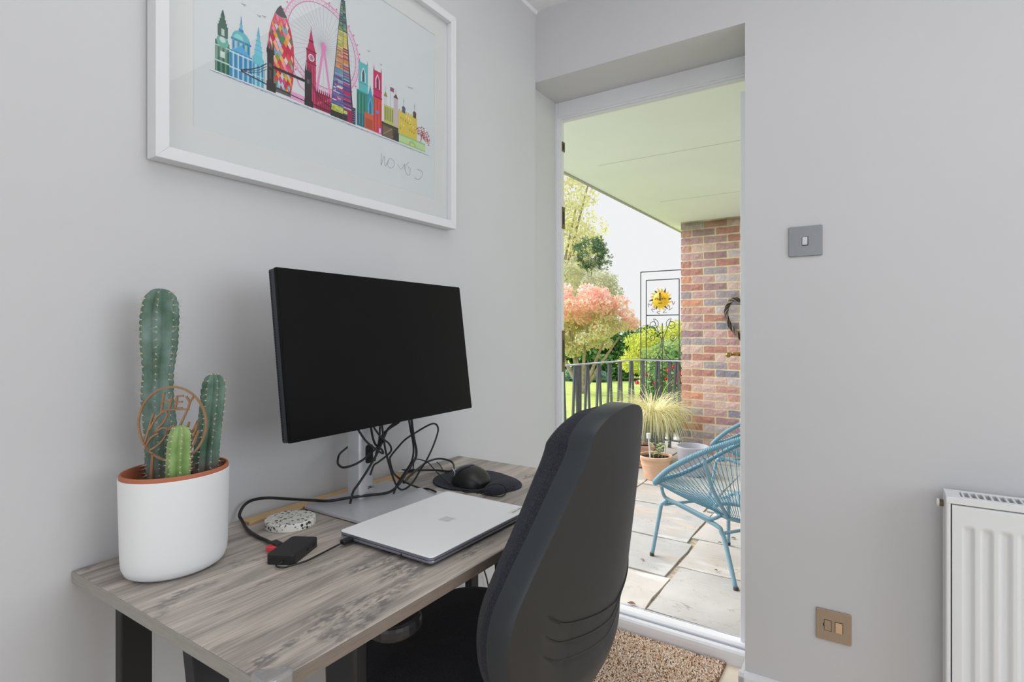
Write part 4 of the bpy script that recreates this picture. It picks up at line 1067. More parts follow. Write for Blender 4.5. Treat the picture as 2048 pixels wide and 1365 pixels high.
cable('thin mouse cable curling over the front of the mouse pad', [(0.0600, 1.0692, 0.7484), (0.0650, 1.0665, 0.7695), (0.0700, 1.0703, 0.7781), (0.0800, 1.0858, 0.7731), (0.0950, 1.0907, 0.7668), (0.1200, 1.0894, 0.7500), (0.1659, 1.0678, 0.7420), (0.2363, 1.0257, 0.7400), (0.2769, 1.0112, 0.7400), (0.2942, 1.0296, 0.7370), (0.3449, 1.0372, 0.7335), (0.3560, 1.0502, 0.7340), (0.3561, 1.0642, 0.7400), (0.3581, 1.0513, 0.7570), (0.3476, 1.0412, 0.7630), (0.3328, 1.0282, 0.7600), (0.3232, 1.0135, 0.7500), (0.3087, 1.0154, 0.7400)], .0014, name='mouse_cable')

# ================================================================== OFFICE CHAIR
oc = thing('office_chair', (.40, .90, 0), 'black office chair with plastic shell back pushed under the desk', 'chair')
q_y0, q_xb, q_l1, q_l2, q_k, q_zb, q_zt = .8985, .6532, .0815, -.014, 1.1064, .4416, .9849
q_w = [0.0900, 0.1620, 0.2049, 0.2240, 0.2240, 0.2030, 0.1743, 0.1440, 0.1130, 0.0]
def cw(t):
    xs_ = np.linspace(0, 1, 10)
    if t > xs_[8]:
        e = (t - xs_[8]) / (1 - xs_[8]); return q_w[8] * math.sqrt(max(0, 1 - e ** 2.2))
    i = min(int(t * 9), 7); f = t * 9 - i
    a, b, c, d_ = q_w[max(i - 1, 0)], q_w[i], q_w[i + 1], q_w[min(i + 2, 8)]
    return 0.5 * ((2 * b) + (-a + c) * f + (2 * a - 5 * b + 4 * c - d_) * f * f + (-a + 3 * b - 3 * c + d_) * f ** 3)
def cx_(t, s): return q_xb + q_l1 * t + q_l2 * t * t - q_k * s * s - 5.0 * max(0, .535 - czz(t)) ** 2
def czz(t): return q_zb + (q_zt - q_zb) * t
NT, NS = 260, 41
def step_rise(d_): return float(np.interp(d_, [0, .073, .12, .153, .175, .196, .216, .26], [0, .011, .02, .027, .035, .048, .067, .11]))
def steps(t, s):
    """three swept steps pressed into the lower half of the shell"""
    z = czz(t); w = cw(t)
    r = 0.0
    d_ = abs(s - .04)
    for zc in (.621, .589, .558):
        edge = zc + step_rise(d_)
        r += .0085 / (1 + math.exp(max(-60, min(60, (z - edge) * 2600)))) * min(1, max(0, (.215 - d_) / .07)) * min(1, max(0, 1 - (edge - z) / .075))
    return r - .0
def back_pt(t, u):
    w = cw(t); s = (u * 2 - 1) * w
    return Vector((cx_(t, s) - steps(t, s) * (1 if t > .02 else 0), q_y0 + s, czz(t)))
tt = [.44 * i / 180 for i in range(180)] + [.44 + .56 * (1 - (1 - i / 79) ** 1.6) for i in range(80)]
uu = [.5 - .5 * cos(pi * j / (NS - 1)) * (1.0) for j in range(NS)]
sh = MB(); sh.grid(lambda a, b: back_pt(tt[round(a * (NT - 1))], b), NT, 121)
sh.build('back_shell', M['shell'], oc, smooth=True)
# moulded lips along the three steps
for zc in (.621, .589, .558):
    lip = []
    for i in range(41):
        s_ = -.165 + .40 * i / 40
        z_ = zc + step_rise(abs(s_ - .04)) + .001
        t_ = (z_ - q_zb) / (q_zt - q_zb)
        if abs(s_) < cw(t_) * .99: lip.append((cx_(t_, s_) - steps(t_ + .012, s_) + .0006, q_y0 + s_, z_))
    MB().tube(lip, lambda t: .0003 + .0016 * min(1, 6 * t, 6 * (1 - t)), 6, 3).build('moulded_lip', M['shell'], oc, smooth=True)
# outline loop -> forward wall of the shell
loop = [back_pt(t, 0.0) for t in tt] + [back_pt(t, 1.0) for t in reversed(tt[:-1])]
fwd = []
cen = Vector((q_xb, q_y0, .68))
rm = MB()
n_ = len(loop)
def rim_at(p, k):
    d_ = (p - Vector((p.x, q_y0, .66))); d_.x = 0; d_ = d_.normalized() if d_.length > 1e-6 else Z
    e = .002 * sin(min(1, k / .35) * pi / 2)
    return p + d_ * e + Vector((-.040 * k, 0, 0))
ks = [0, .06, .14, .3, .65, 1.0]
vs = [rim_at(p, k) for p in loop for k in ks]; fs = []
for i in range(n_):
    j = (i + 1) % n_
    for k in range(len(ks) - 1): fs.append((i * 6 + k, j * 6 + k, j * 6 + k + 1, i * 6 + k + 1))
rm.add(vs, fs); rm.build('shell_edge', M['shell_rim'], oc, smooth=True)
# cushion in front of the shell
cu = MB()
def cush(a, b):
    t = .03 + .955 * tt[round(a * (NT - 1))]; w = cw(min(t, .985)) * .97; s = (b * 2 - 1) * w
    e = abs(b * 2 - 1)
    thick = .030 + .052 * math.sqrt(max(0, 1 - e ** 4)) * min(1, (1 - t) * 7 + .25) * min(1, t * 6 + .3)
    return (cx_(t, s) - .030 - thick, q_y0 + s, czz(t) - .004)
cu.grid(cush, NT, 33)
def cush2(a, b):
    x, y, z = cush(a, b); t = .03 + .955 * tt[round(a * (NT - 1))]; s = y - q_y0
    return (cx_(t, s) - .022, y, z)
cu.grid(cush2, NT, 33)
lo1 = [cush(i / (NT - 1), 0) for i in range(NT)]; lo2 = [cush2(i / (NT - 1), 0) for i in range(NT)]
for sd in (0, 1):
    A = [cush(i / (NT - 1), sd) for i in range(NT)]; B = [cush2(i / (NT - 1), sd) for i in range(NT)]
    cu.add(A + B, [(i, i + 1, NT + i + 1, NT + i) for i in range(NT - 1)])
for e in (0, 1):
    A = [cush(e, j / 32) for j in range(33)]; B = [cush2(e, j / 32) for j in range(33)]
    cu.add(A + B, [(i, i + 1, 33 + i + 1, 33 + i) for i in range(32)])
cu.build('back_cushion', M['fabric'], oc, smooth=True)
# seat pad
se = MB()
def seat(u, v):
    a = 2 * pi * u
    ex = lambda c, p: math.copysign(abs(c) ** p, c)
    q = min(1, v * 1.0)
    rad = {0: 0}
    prof_r = np.interp(v, [0, .35, .62, .78, .88, .95, 1], [0, .55, .86, .965, 1.0, 1.0, .97])
    prof_z = np.interp(v, [0, .35, .62, .78, .88, .95, 1], [.492, .494, .490, .478, .458, .435, .415])
    return (.375 + .225 * ex(cos(a), .62) * prof_r, .885 + .235 * ex(sin(a), .62) * prof_r, prof_z + .006 * sin(a) ** 2 * prof_r - .012 * (cos(a) < 0) * cos(a) ** 2 * prof_r)
se.grid(seat, 64, 26, cu=True); se.build('seat', M['fabric'], oc, smooth=True)
sp_ = MB(); sp_.lathe([(.05, .40), (.20, .405), (.215, .425), (.1, .43)], (.375, .885, 0), 32, 1, 1.05); sp_.build('seat_pan', M['black_plastic'], oc, smooth=True)
br = MB(); br.prism([(.30, .385), (.60, .385), (.625, .43), (.628, .58), (.612, .58), (.605, .45), (.58, .405), (.30, .41)], (0, 0, 0), X, Z, Y, .86, .94); br.build('back_bracket', M['black_plastic'], oc, bevel=.006)
for yb in (.58, 1.19):
    s_ = -1 if yb < .9 else 1
    ap = MB(); ap.prism([(x, y) for x, y in rrect(.225, .082, .034)], (.392, yb + .018 * -s_, 0), X, Y, Z, .662, .688)
    ap.build('arm_pad', M['black_plastic'], oc, bevel=.009, bseg=3)
    po = MB()
    y0_ = yb - .004 * s_
    po.prism([(.338, .664), (.412, .664), (.412, .50), (.410, .42), (.348, .42), (.344, .50)], (0, 0, 0), X, Z, Y, y0_ - .014, y0_ + .014); po.build('arm_post', M['black_plastic'], oc, bevel=.005)
    MB().box(.36, .42, min(y0_, .89), max(y0_, .89), .398, .42).build('arm_bracket', M['black_plastic'], oc, bevel=.004)
MB().lathe([(.028, .09), (.028, .24), (.02, .245), (.02, .40)], (.375, .885, 0), 20).build('gas_column', M['black_plastic'], oc, smooth=True, edge_split=True)
for i in range(5):
    a = R(72 * i + 18); dr = Vector((cos(a), sin(a), 0)); c0 = Vector((.375, .885, .10))
    sf = MB(); sf.prism([(.02, -.02), (.29, -.014), (.29, .004), (.02, .03)], c0, dr, Z, Z.cross(dr), -.018, .018); sf.build('star_foot', M['black_plastic'], oc, bevel=.004)
    wc = c0 + dr * .275; wc.z = .028
    cs = MB(); cs.tube([wc + dr.cross(Z) * .024, wc - dr.cross(Z) * .024], .028, 18); cs.tube([wc + Z * .02, wc + Z * .062], .006, 8); cs.build('castor', M['black_plastic'], oc, bevel=.002)

# ================================================================== RADIATOR, SWITCHES, MAT
ra = thing('radiator', (1.7, 1.73, .12), 'white ribbed panel radiator on the back wall with slotted top', 'radiator')
RX0, RX1, RZ0, RZ1, RY0, RY1 = 1.2105, 2.25, .13, .714, 1.690, 1.772
per = .0332; r0 = 1.2425
def rdep(x, z):
    ph = ((x - r0) / per) % 1.0
    d_ = 0.0
    if x > r0 - .004 and x < RX1 - .03:
        s1 = min(1, max(0, (ph - .0) / .14)) * (1 - min(1, max(0, (ph - .50) / .14)))
        s1 = s1 * s1 * (3 - 2 * s1)
        d_ = s1
    ez = min(1, max(0, (.648 - z) / .010)) * min(1, max(0, (z - .19) / .01))
    return .0065 * d_ * ez
nx_ = 300
xs_r = np.linspace(RX0 + .012, RX1 - .012, nx_); zs_r = [RZ0 + .01, .18, .19, .196, .2, .63, .636, .640, .644, .648, .652, RZ1 - .024, RZ1 - .0205, RZ1 - .019]
rp = MB(); rp.grid(lambda a, b: (xs_r[round(a * (nx_ - 1))], RY0 + .001 + rdep(xs_r[round(a * (nx_ - 1))], zs_r[round(b * 13)]) + (.004 if round(b * 13) == 13 else 0), zs_r[round(b * 13)]), nx_, 14)
rp.build('front_panel', M['radiator'], ra, smooth=True)
MB().box(RX0 + .012, RX1 - .012, RY0 + .012, RY0 + .02, RZ0 + .01, RZ1 - .02).build('water_plate', M['radiator'], ra)
for xa, xb in ((RX0, RX0 + .0095), (RX1 - .0095, RX1)):
    MB().box(xa, xb, RY0, RY1, RZ0, RZ1 - .002).build('side_panel', M['radiator'], ra, bevel=.003)
tg = MB()
tg.box(RX0 + .0005, RX1 - .0005, RY0 - .0008, RY0 + .016, RZ1 - .016, RZ1); tg.box(RX0 + .001, RX1 - .001, RY1 - .014, RY1, RZ1 - .016, RZ1)
tg.box(RX0 + .001, RX0 + .030, RY0 + .016, RY1 - .014, RZ1 - .016, RZ1)
xg = RX0 + .0335
while xg < RX1 - .01:
    tg.box(xg, xg + .0044, RY0 + .016, RY1 - .014, RZ1 - .006, RZ1 - .0005); xg += .0135
tg.build('top_grille', M['radiator'], ra, bevel=.0008, bseg=1)
MB().box(RX0 + .01, RX1 - .01, RY0 + .02, RY1 - .002, RZ0 + .02, RZ1 - .019).build('inner_shade_block', M['void'], ra)  # plain dark block standing in for the shade inside the radiator
vc = Vector((RX0, 1.752, .682))
va = MB(); va.tube([vc, vc - X * .008], .0085, 6); va.build('blanking_nut', M['old_brass'], ra)
MB().tube([vc - X * .008, vc - X * .0135], .0095, 16).build('plug_cap', M['white_plastic'], ra, bevel=.001, smooth=False)
for xb_ in (1.4, 2.05): MB().box(xb_, xb_ + .03, RY1 - .002, 1.7885, .16, .68).build('wall_bracket', M['radiator'], ra)

lsw = thing('light_switch', (.900, 1.79, 1.37), 'brushed steel single light switch high on the wall right of the door', 'switch')
MB().prism(rrect(.0865, .0865, .004), (.9003, 1.79, 1.3695), X, Z, -Y, 0, .0055).build('face_plate', M['brushed_plate'], lsw, bevel=.0016)
MB().prism(rrect(.0165, .0255, .002), (.9003, 1.7845, 1.3690), X, Z, -Y, -.001, .0004).build('rocker_surround', M['port'], lsw)
rk = MB(); rk.prism([(-.0115, 0), (.0115, 0), (.0115, .0022), (0, .0040), (-.0115, .0055)], (.9003 - .007, 1.7843, 1.3695), Z, -Y, X, 0, .0135); rk.build('rocker', M['rocker_steel'], lsw, bevel=.0008)
fsw = thing('fused_spur', (.970, 1.79, .287), 'bronze fused spur plate with rocker low on the wall beside radiator', 'switch')
MB().prism(rrect(.0860, .0860, .004), (.9703, 1.79, .2872), X, Z, -Y, 0, .0055).build('face_plate', M['bronze_plate'], fsw, bevel=.0016)
for nm, xo, w, h_, mm_ in (('fuse_carrier', -.0135, .0165, .0285, 'bronze_plate'), ('rocker', .0135, .0175, .0275, 'rocker_bronze')):
    MB().prism(rrect(w + .0022, h_ + .0022, .002), (.9703 + xo, 1.7845, .2872), X, Z, -Y, -.001, .0004).build(nm + '_surround', M['port'], fsw)
    if nm == 'rocker':
        rk = MB(); rk.prism([(-.0137, 0), (.0137, 0), (.0137, .0020), (0, .0036), (-.0137, .0048)], (.9703 + xo - .0087, 1.7843, .2872), Z, -Y, X, 0, .0174); rk.build('rocker', M[mm_], fsw, bevel=.0008)
    else:
        fc = MB().prism(rrect(w, h_, .0015), (.9703 + xo, 1.7845, .2872), X, Z, -Y, 0, .0012).build(nm, M[mm_], fsw, bevel=.0004)
MB().box(.9703 - .0250, .9703 - .0222, 1.7835, 1.7846, .2872 - .004, .2872 + .004).build('indicator', M['port'], fsw)

dm = thing('door_mat', (.35, 1.66, 0), 'brown coir loop door mat on the floor inside the open door', 'mat')
MX0, MX1, MY0, MY1 = .05, .653, 1.42, 1.937
MB().box(MX0, MX1, MY0, MY1, .0005, .007).build('backing', M['coir_base'], dm)
nL = 15000
px_ = RNG.uniform(MX0 + .004, MX1 - .004, nL); py_ = RNG.uniform(MY0 + .004, MY1 - .002, nL)
V = np.zeros((nL, 6, 3)); aa = RNG.uniform(0, 2 * pi, nL); ll = RNG.uniform(.0035, .0065, nL); ww = RNG.uniform(.0013, .0021, nL); hh_ = RNG.uniform(.002, .0052, nL)
ca, sa = np.cos(aa), np.sin(aa)
for j, (l_, w_, h_) in enumerate(((-1, -1, 0), (-1, 1, 0), (0, -1, 1), (0, 1, 1), (1, -1, .1), (1, 1, .1))):
    V[:, j, 0] = px_ + ca * ll * l_ - sa * ww * w_; V[:, j, 1] = py_ + sa * ll * l_ + ca * ww * w_; V[:, j, 2] = .0065 + hh_ * h_
F_ = (np.arange(nL)[:, None, None] * 6 + np.array([[0, 1, 3, 2], [2, 3, 5, 4]])[None]).reshape(-1, 4)
def npmesh(name, V, F, mats, parent, mi=None, smooth=False):
    me = bpy.data.meshes.new(name)
    me.vertices.add(len(V)); me.vertices.foreach_set('co', np.asarray(V, dtype=np.float32).ravel())
    k = F.shape[1]
    me.loops.add(F.size); me.loops.foreach_set('vertex_index', F.astype(np.int32).ravel())
    me.polygons.add(len(F)); me.polygons.foreach_set('loop_start', np.arange(0, F.size, k, dtype=np.int32))
    for m_ in mats: me.materials.append(m_)
    if mi is not None: me.polygons.foreach_set('material_index', np.asarray(mi, dtype=np.int32))
    if smooth: me.polygons.foreach_set('use_smooth', np.ones(len(F), dtype=bool))
    me.update(calc_edges=True); me.validate()
    return link(bpy.data.objects.new(name, me), parent)
npmesh('loop_pile', V.reshape(-1, 3), F_, [M['coir']], dm)['kind'] = 'stuff'

# ================================================================== OUTSIDE
GZ = -.1
# porch roof and its grey edge
pr = struct('porch_roof', MB().box(-.70, 3.0, 2.06, 6.4, 2.2, 2.36), M['soffit'])
MB().box(-.722, -.70, 2.06, 6.4, 2.192, 2.38).build('roof_edge', M['trim_grey'], pr)
for yy in (3.35, 4.57): MB().box(-.45, 3.0, yy, yy + .003, 2.1992, 2.2003).build('board_seam', M['trim_grey'], pr)
MB().box(-.56, 0.95, 5.545, 5.57, 2.188, 2.2).build('mortar_fillet', M['mortar'], pr)

# paved patio
pa = struct('patio', MB().box(-1.35, 3.0, 2.06, 7.0, GZ - .2, GZ - .014), M['joint'])
def flag(x0, x1, y0, y1):
    b = MB(); g_ = .007
    x0 += g_; x1 -= g_; y0 += g_; y1 -= g_
    nx, ny = max(3, int((x1 - x0) / .12)), max(3, int((y1 - y0) / .12))
    P = {}
    sd = random.random() * 50; tz = random.uniform(-.0025, .0025)
    vs = []; fs = []
    for i in range(nx + 1):
        for j in range(ny + 1):
            x = x0 + (x1 - x0) * i / nx; y = y0 + (y1 - y0) * j / ny
            ed = i in (0, nx) or j in (0, ny)
            if i in (0, nx): x += random.uniform(-.006, .006)
            if j in (0, ny): y += random.uniform(-.006, .006)
            z = GZ + tz + .0022 * sin(x * 7 + sd) * cos(y * 9 + sd * 2) + (-.004 if ed else 0)
            vs.append((x, y, z))
    w = ny + 1
    for i in range(nx):
        for j in range(ny): fs.append((i * w + j, (i + 1) * w + j, (i + 1) * w + j + 1, i * w + j + 1))
    bd = [i * w for i in range(nx + 1)] + [nx * w + j for j in range(1, ny + 1)] + [i * w + ny for i in range(nx - 1, -1, -1)] + [j for j in range(ny - 1, 0, -1)]
    o_ = len(vs)
    vs += [(vs[k][0], vs[k][1], GZ - .02) for k in bd]
    for k in range(len(bd)): fs.append((bd[k], bd[(k + 1) % len(bd)], o_ + (k + 1) % len(bd), o_ + k))
    b.add(vs, fs)
    return b.build('flagstone', M['flag'], pa, smooth=False)
for r_ in ((.225, .98, 2.34, 2.87), (.20, .85, 2.87, 3.30), (.16, .80, 3.30, 3.86), (-.62, .225, 2.34, 2.72), (-.55, .20, 2.72, 3.22), (-.50, .16, 3.22, 3.83), (-1.3, -.62, 2.34, 3.02), (-1.3, -.55, 3.02, 3.22 + .3), (-1.3, -.5, 3.52, 4.1),
           (.98, 1.7, 2.34, 2.87), (.85, 1.5, 2.87, 3.30), (.8, 1.6, 3.30, 3.86), (1.7, 3.0, 2.34, 2.87), (1.5, 3.0, 2.87, 3.3), (1.6, 3.0, 3.3, 3.86),
           (-.5, .1, 3.83, 4.28), (.1, .75, 3.86, 4.45), (.75, 1.5, 3.86, 4.45), (1.5, 3.0, 3.86, 4.45), (-1.3, -.5, 4.1, 4.72), (-.5, .1, 4.28, 4.72), (.1, .9, 4.45, 5.0), (.9, 1.7, 4.45, 5.0), (1.7, 3.0, 4.45, 5.0),
           (-1.3, -.75, 4.72, 5.3), (-.75, .1, 4.72, 5.3), (.1, .6, 5.0, 5.6), (.6, 1.4, 5.0, 5.6), (1.4, 3.0, 5.0, 5.6), (-1.3, -.6, 5.3, 5.95), (-.6, .1, 5.3, 5.95), (.1, .9, 5.6, 6.2), (.9, 3.0, 5.6, 6.2), (-1.3, -.3, 5.95, 6.9),
           (-1.3, -.4, 2.07, 2.2), (1.0, 2.0, 2.07, 2.34), (2.0, 3.0, 2.07, 2.34)):
    flag(*r_)
# drain channel along the sill
dr_ = thing('drain_channel', (.3, 2.27, GZ), 'dark patterned drain grating set in the patio along the door sill', 'drain')
MB().box(-.38, .98, 2.20, 2.335, GZ - .03, GZ - .010).build('trough', M['port'], dr_)
gr = MB(); gr.box(-.38, .98, 2.20, 2.206, GZ - .012, GZ + .001); gr.box(-.38, .98, 2.329, 2.335, GZ - .012, GZ + .001)
for i in range(14):
    xa = -.36 + i * .1; gr.obox((xa + .025, 2.268, GZ - .004), (.5, .62, 0), (-.62, .5, 0), Z, .078, .004, .004); gr.obox((xa + .025, 2.268, GZ - .004), (-.5, .62, 0), (.62, .5, 0), Z, .078, .004, .004)
gr.build('grating', M['alu'], dr_)
ms_ = MB()
for i in range(90): ms_.box(-.37 + i * .015, -.366 + i * .015, 2.206, 2.329, GZ - .009, GZ - .006)
for j in range(9): ms_.box(-.37, .97, 2.212 + j * .0135, 2.2155 + j * .0135, GZ - .009, GZ - .006)
ms_.build('mesh_infill', M['dark_metal'], dr_)['kind'] = 'stuff'

# brick pier
bp = struct('wall_porch', MB().box(-.556, 1.05, 5.578, 5.80, GZ - .1, 2.2), M['mortar'])
bvar = []
for lx_ in (.209, .0965):
    for k in range(3):
        b = MB(); nx, nz = 5, 2
        rr_ = random.Random(k + int(lx_ * 1000))
        vs = []; fs = []
        for i in range(nx + 1):
            for j in range(nz + 1):
                e = .0022
                vs.append((lx_ * i / nx + rr_.uniform(-e, e), -.006 + rr_.uniform(-.0018, .0018) + (.003 if i in (0, nx) or j in (0, nz) else 0), .0615 * j / nz + rr_.uniform(-e, e)))
        w = nz + 1
        for i in range(nx):
            for j in range(nz): fs.append((i * w + j, (i + 1) * w + j, (i + 1) * w + j + 1, i * w + j + 1))
        bd = [i * w for i in range(nx + 1)] + [nx * w + j for j in range(1, w)] + [i * w + nz for i in range(nx - 1, -1, -1)] + [j for j in range(nz - 1, 0, -1)]
        o_ = len(vs); vs += [(vs[q][0], .10, vs[q][2]) for q in bd]
        for q in range(len(bd)): fs.append((bd[q], bd[(q + 1) % len(bd)], o_ + (q + 1) % len(bd), o_ + q))
        fs.append(tuple(range(o_, o_ + len(bd))))
        b.add(vs, fs); bvar.append(b.mesh('brick', [M['brick']]))
def brick(me, x, z):
    o = bpy.data.objects.new('brick', me); o.location = (x, 5.5755, z); link(o, bp)
    o.matrix_parent_inverse = Matrix()
for row in range(30):
    z = GZ + .012 + row * .0765
    x = -.565
    if row % 2 == 0: brick(bvar[3 + random.randrange(3)], x, z); x += .1125
    while x < .82:
        brick(bvar[random.randrange(3)], x, z); x += .225
# heart wreath
hw = thing('heart_wreath', (.12, 5.55, 1.0), 'heart shaped grey wicker wreath hanging on the brick pier', 'wreath')
HP = [(.0, 1.408), (-.067, 1.413), (-.108, 1.366), (-.126, 1.281), (-.099, 1.186), (-.045, 1.110), (.004, 1.054), (.06, 1.00), (.11, .955)]
HL = [(-.0 + .115 - .0, 1.30)] + [(.07, 1.36)] + HP
full = HL + [(.23 - a, b) for a, b in reversed(HP[:-1])] + [(.16, 1.36)]
ctr = catmull([(a, 5.540, b) for a, b in full], 6, True)
for k in range(7):
    pts = []
    for i, c in enumerate(ctr):
        t_ = (ctr[(i + 1) % len(ctr)] - ctr[i - 1]).normalized(); n1 = Vector((0, 1, 0)); n2 = t_.cross(n1)
        a = i * .55 + k * 2 * pi / 7
        pts.append(c + n1 * cos(a) * .012 - n1 * .006 + n2 * sin(a) * .0165)
    MB().tube(pts, .0050, 6, 0, True).build('willow_strand', M['wicker'], hw, smooth=True)
MB().tube([(.115, 5.54, 1.30), (.115, 5.552, 1.42), (.115, 5.563, 1.46)], .002, 6, 4).build('hanging_loop', M['wicker'], hw)

# railing
rl = thing('metal_railing', (-1.1, 4.6, GZ), 'grey metal balcony railing with splayed bars around the patio', 'railing')
RP = [(-1.60, 2.10), (-1.42, 3.1), (-1.225, 4.30), (-1.185, 4.70), (-1.145, 5.05), (-1.10, 5.42), (-1.02, 5.72)]
tr = MB()
def flatbar(mb, pts, w, z0, z1):
    for (a, b), (c, d_) in zip(pts[:-1], pts[1:]):
        L_ = math.hypot(c - a, d_ - b); u = Vector(((c - a) / L_, (d_ - b) / L_, 0)); mb.obox(((a + c) / 2, (b + d_) / 2, (z0 + z1) / 2), u, u.cross(Z), Z, L_ / 2 + .008, w / 2, (z1 - z0) / 2)
flatbar(tr, RP, .045, .805, .817); tr.build('top_rail', M['rail_top'], rl, bevel=.002)
tr = MB(); flatbar(tr, [(-1.03, 5.745), (-.56, 5.745)], .045, .800, .812); tr.build('top_rail', M['rail_top'], rl, bevel=.002)
tr = MB(); flatbar(tr, RP, .03, -.03, -.018); flatbar(tr, [(-1.03, 5.745), (-.56, 5.745)], .03, -.03, -.018); tr.build('bottom_rail', M['dark_metal'], rl)
def baluster(a, b, r=.010):
    a, b = Vector(a), Vector(b); t_ = (a - b).normalized(); s_ = t_.cross(Vector((0.3, 1, 0))).normalized()
    MB().obox((a + b) / 2, s_, t_.cross(s_), t_, r * .8, r * 1.1, (a - b).length / 2).build('baluster', M['dark_metal'], rl)
def rail_pt(yq):
    for (a, b), (c, d_) in zip(RP[:-1], RP[1:]):
        if b <= yq <= d_: f = (yq - b) / (d_ - b); return Vector((a + (c - a) * f, yq, 0)), Vector((c - a, d_ - b, 0)).normalized()
yq = 2.25
while yq < 5.66:
    p, u = rail_pt(yq)
    if abs(yq - 4.45) > .0: 
        baluster(p + u * .010 + Z * .806, p + u * .062 - Z * .022); baluster(p - u * .010 + Z * .806, p - u * .062 - Z * .022)
    yq += .205
for yq in (2.4, 4.585, 4.545 + .01):
    p, u = rail_pt(yq); MB().obox(p + Z * .35, u, u.cross(Z), Z, .011, .011, .455).build('post', M['dark_metal'], rl)
for xq in (-.86, -.66):
    baluster((xq - .008, 5.745, .80), (xq - .05, 5.745, -.02)); baluster((xq + .008, 5.745, .80), (xq + .05, 5.745, -.02))
for xq in (-1.02, -.735): MB().box(xq - .014, xq + .014, 5.731, 5.759, GZ, .802).build('post', M['dark_metal'], rl)

# wrought iron screen with scrolls, behind the railing
sc_ = thing('iron_screen', (-.85, 5.86, GZ), 'rusty thin wrought iron garden screen with scrolls behind the railing corner', 'screen')
sy = 5.86
ox = lambda v: -.85 + (v + .85) * 1.018
fr = MB()
for pts in ([(-1.0855, GZ), (-1.0855, 1.752)], [(-.61, GZ), (-.61, 1.752)], [(-1.0855, 1.752), (-.61, 1.752)], [(-1.024, GZ), (-1.024, 1.66)], [(-.672, GZ), (-.672, 1.66)], [(-1.024, 1.66), (-.672, 1.66)], [(-1.024, 1.285), (-.672, 1.285)], [(-1.0855, .82), (-.61, .82)], [(-.85, .3), (-.85, 1.20)]):
    fr.tube([(ox(a), sy, b * 1.0 + (b - 1.11) * .018) for a, b in pts], .0055, 6)
fr.build('screen_frame', M['iron'], sc_)
for sgn in (1, -1):
    for cx, cz, r_, turns, a0, vert in ((.095, 1.19, .06, 1.5, 90, 1), (.11, 1.05, .04, 1.3, 0, -1)):
        pts = []
        for i in range(30):
            a = R(a0) + turns * 2 * pi * i / 29; q = r_ * (1 - .75 * i / 29)
            pts.append((ox(-.85 + sgn * (cx + q * cos(a))), sy, cz + q * sin(a) * vert))
        pts = [(ox(-.85 + sgn * .01), sy, cz - .16)] + pts if vert > 0 else pts
        MB().tube(pts, .0036, 5, 0).build('scroll', M['iron'], sc_, smooth=True)
    MB().tube([(ox(-.85 + sgn * .01), sy, .42), (ox(-.85 + sgn * .10), sy, .55), (ox(-.85 + sgn * .13), sy, .72), (ox(-.85 + sgn * .03), sy, .9), (ox(-.85 + sgn * .01), sy, 1.05)], .0036, 5, 5).build('scroll', M['iron'], sc_, smooth=True)
snm = thing('sun_ornament', (-.855, 5.83, 1.33), 'yellow sun ornament with wavy rays hanging on the iron screen', 'ornament')
SC = Vector((-.855, 5.825, 1.455))
dd = MB(); dd.grid(lambda u, v: (SC.x + .088 * v * cos(2 * pi * u), SC.y - .028 * (1 - v * v) , SC.z + .088 * v * sin(2 * pi * u)), 36, 8, cu=True); dd.build('sun_disc', M['sun_glass'], snm, smooth=True)
for i in range(18):
    a = 2 * pi * i / 18; L_ = .135 if i % 2 else .118
    da = .14
    b = MB(); b.prism([(.086 * cos(a - da), .086 * sin(a - da)), (.108 * cos(a - .01), .108 * sin(a - .01)), (L_ * cos(a + .12), L_ * sin(a + .12)), (.102 * cos(a + .13), .102 * sin(a + .13)), (.086 * cos(a + da), .086 * sin(a + da))], SC, X, Z, -Y, -.003, .003); b.build('ray', M['sun_glass'] if i % 3 else M['old_brass'], snm)
fc_ = MB(); fc_.prism([(-.010, .070), (.012, .072), (.006, .03), (.012, -.012), (-.012, -.012), (-.004, .03)], SC - Y * .026, X, Z, -Y, 0, .012); fc_.build('nose', M['old_brass'], snm, bevel=.002)
for sgn in (-1, 1):
    MB().tube([SC + Vector((sgn * .060, -.018, .000)), SC + Vector((sgn * .045, -.026, .014)), SC + Vector((sgn * .022, -.03, .010)), SC + Vector((sgn * .030, -.028, -.004))], .003, 6, 4).build('eyelid', M['old_brass'], snm)
MB().tube([SC + Vector((-.022, -.024, -.038)), SC + Vector((0, -.03, -.042)), SC + Vector((.022, -.024, -.038))], .004, 6, 5).build('mouth', M['old_brass'], snm)
for i in range(6):
    a = R(200 + i * 28); p = SC + Vector((.10 * cos(a), 0, .10 * sin(a)))
    MB().tube([p, p + Vector((.03 * cos(a + .8), 0, .03 * sin(a + .8))), p + Vector((.045 * cos(a - .2), 0, .045 * sin(a - .2))), p + Vector((.06 * cos(a + .5), 0, .06 * sin(a + .5)))], .003, 5, 5).build('curl', M['iron'], snm)

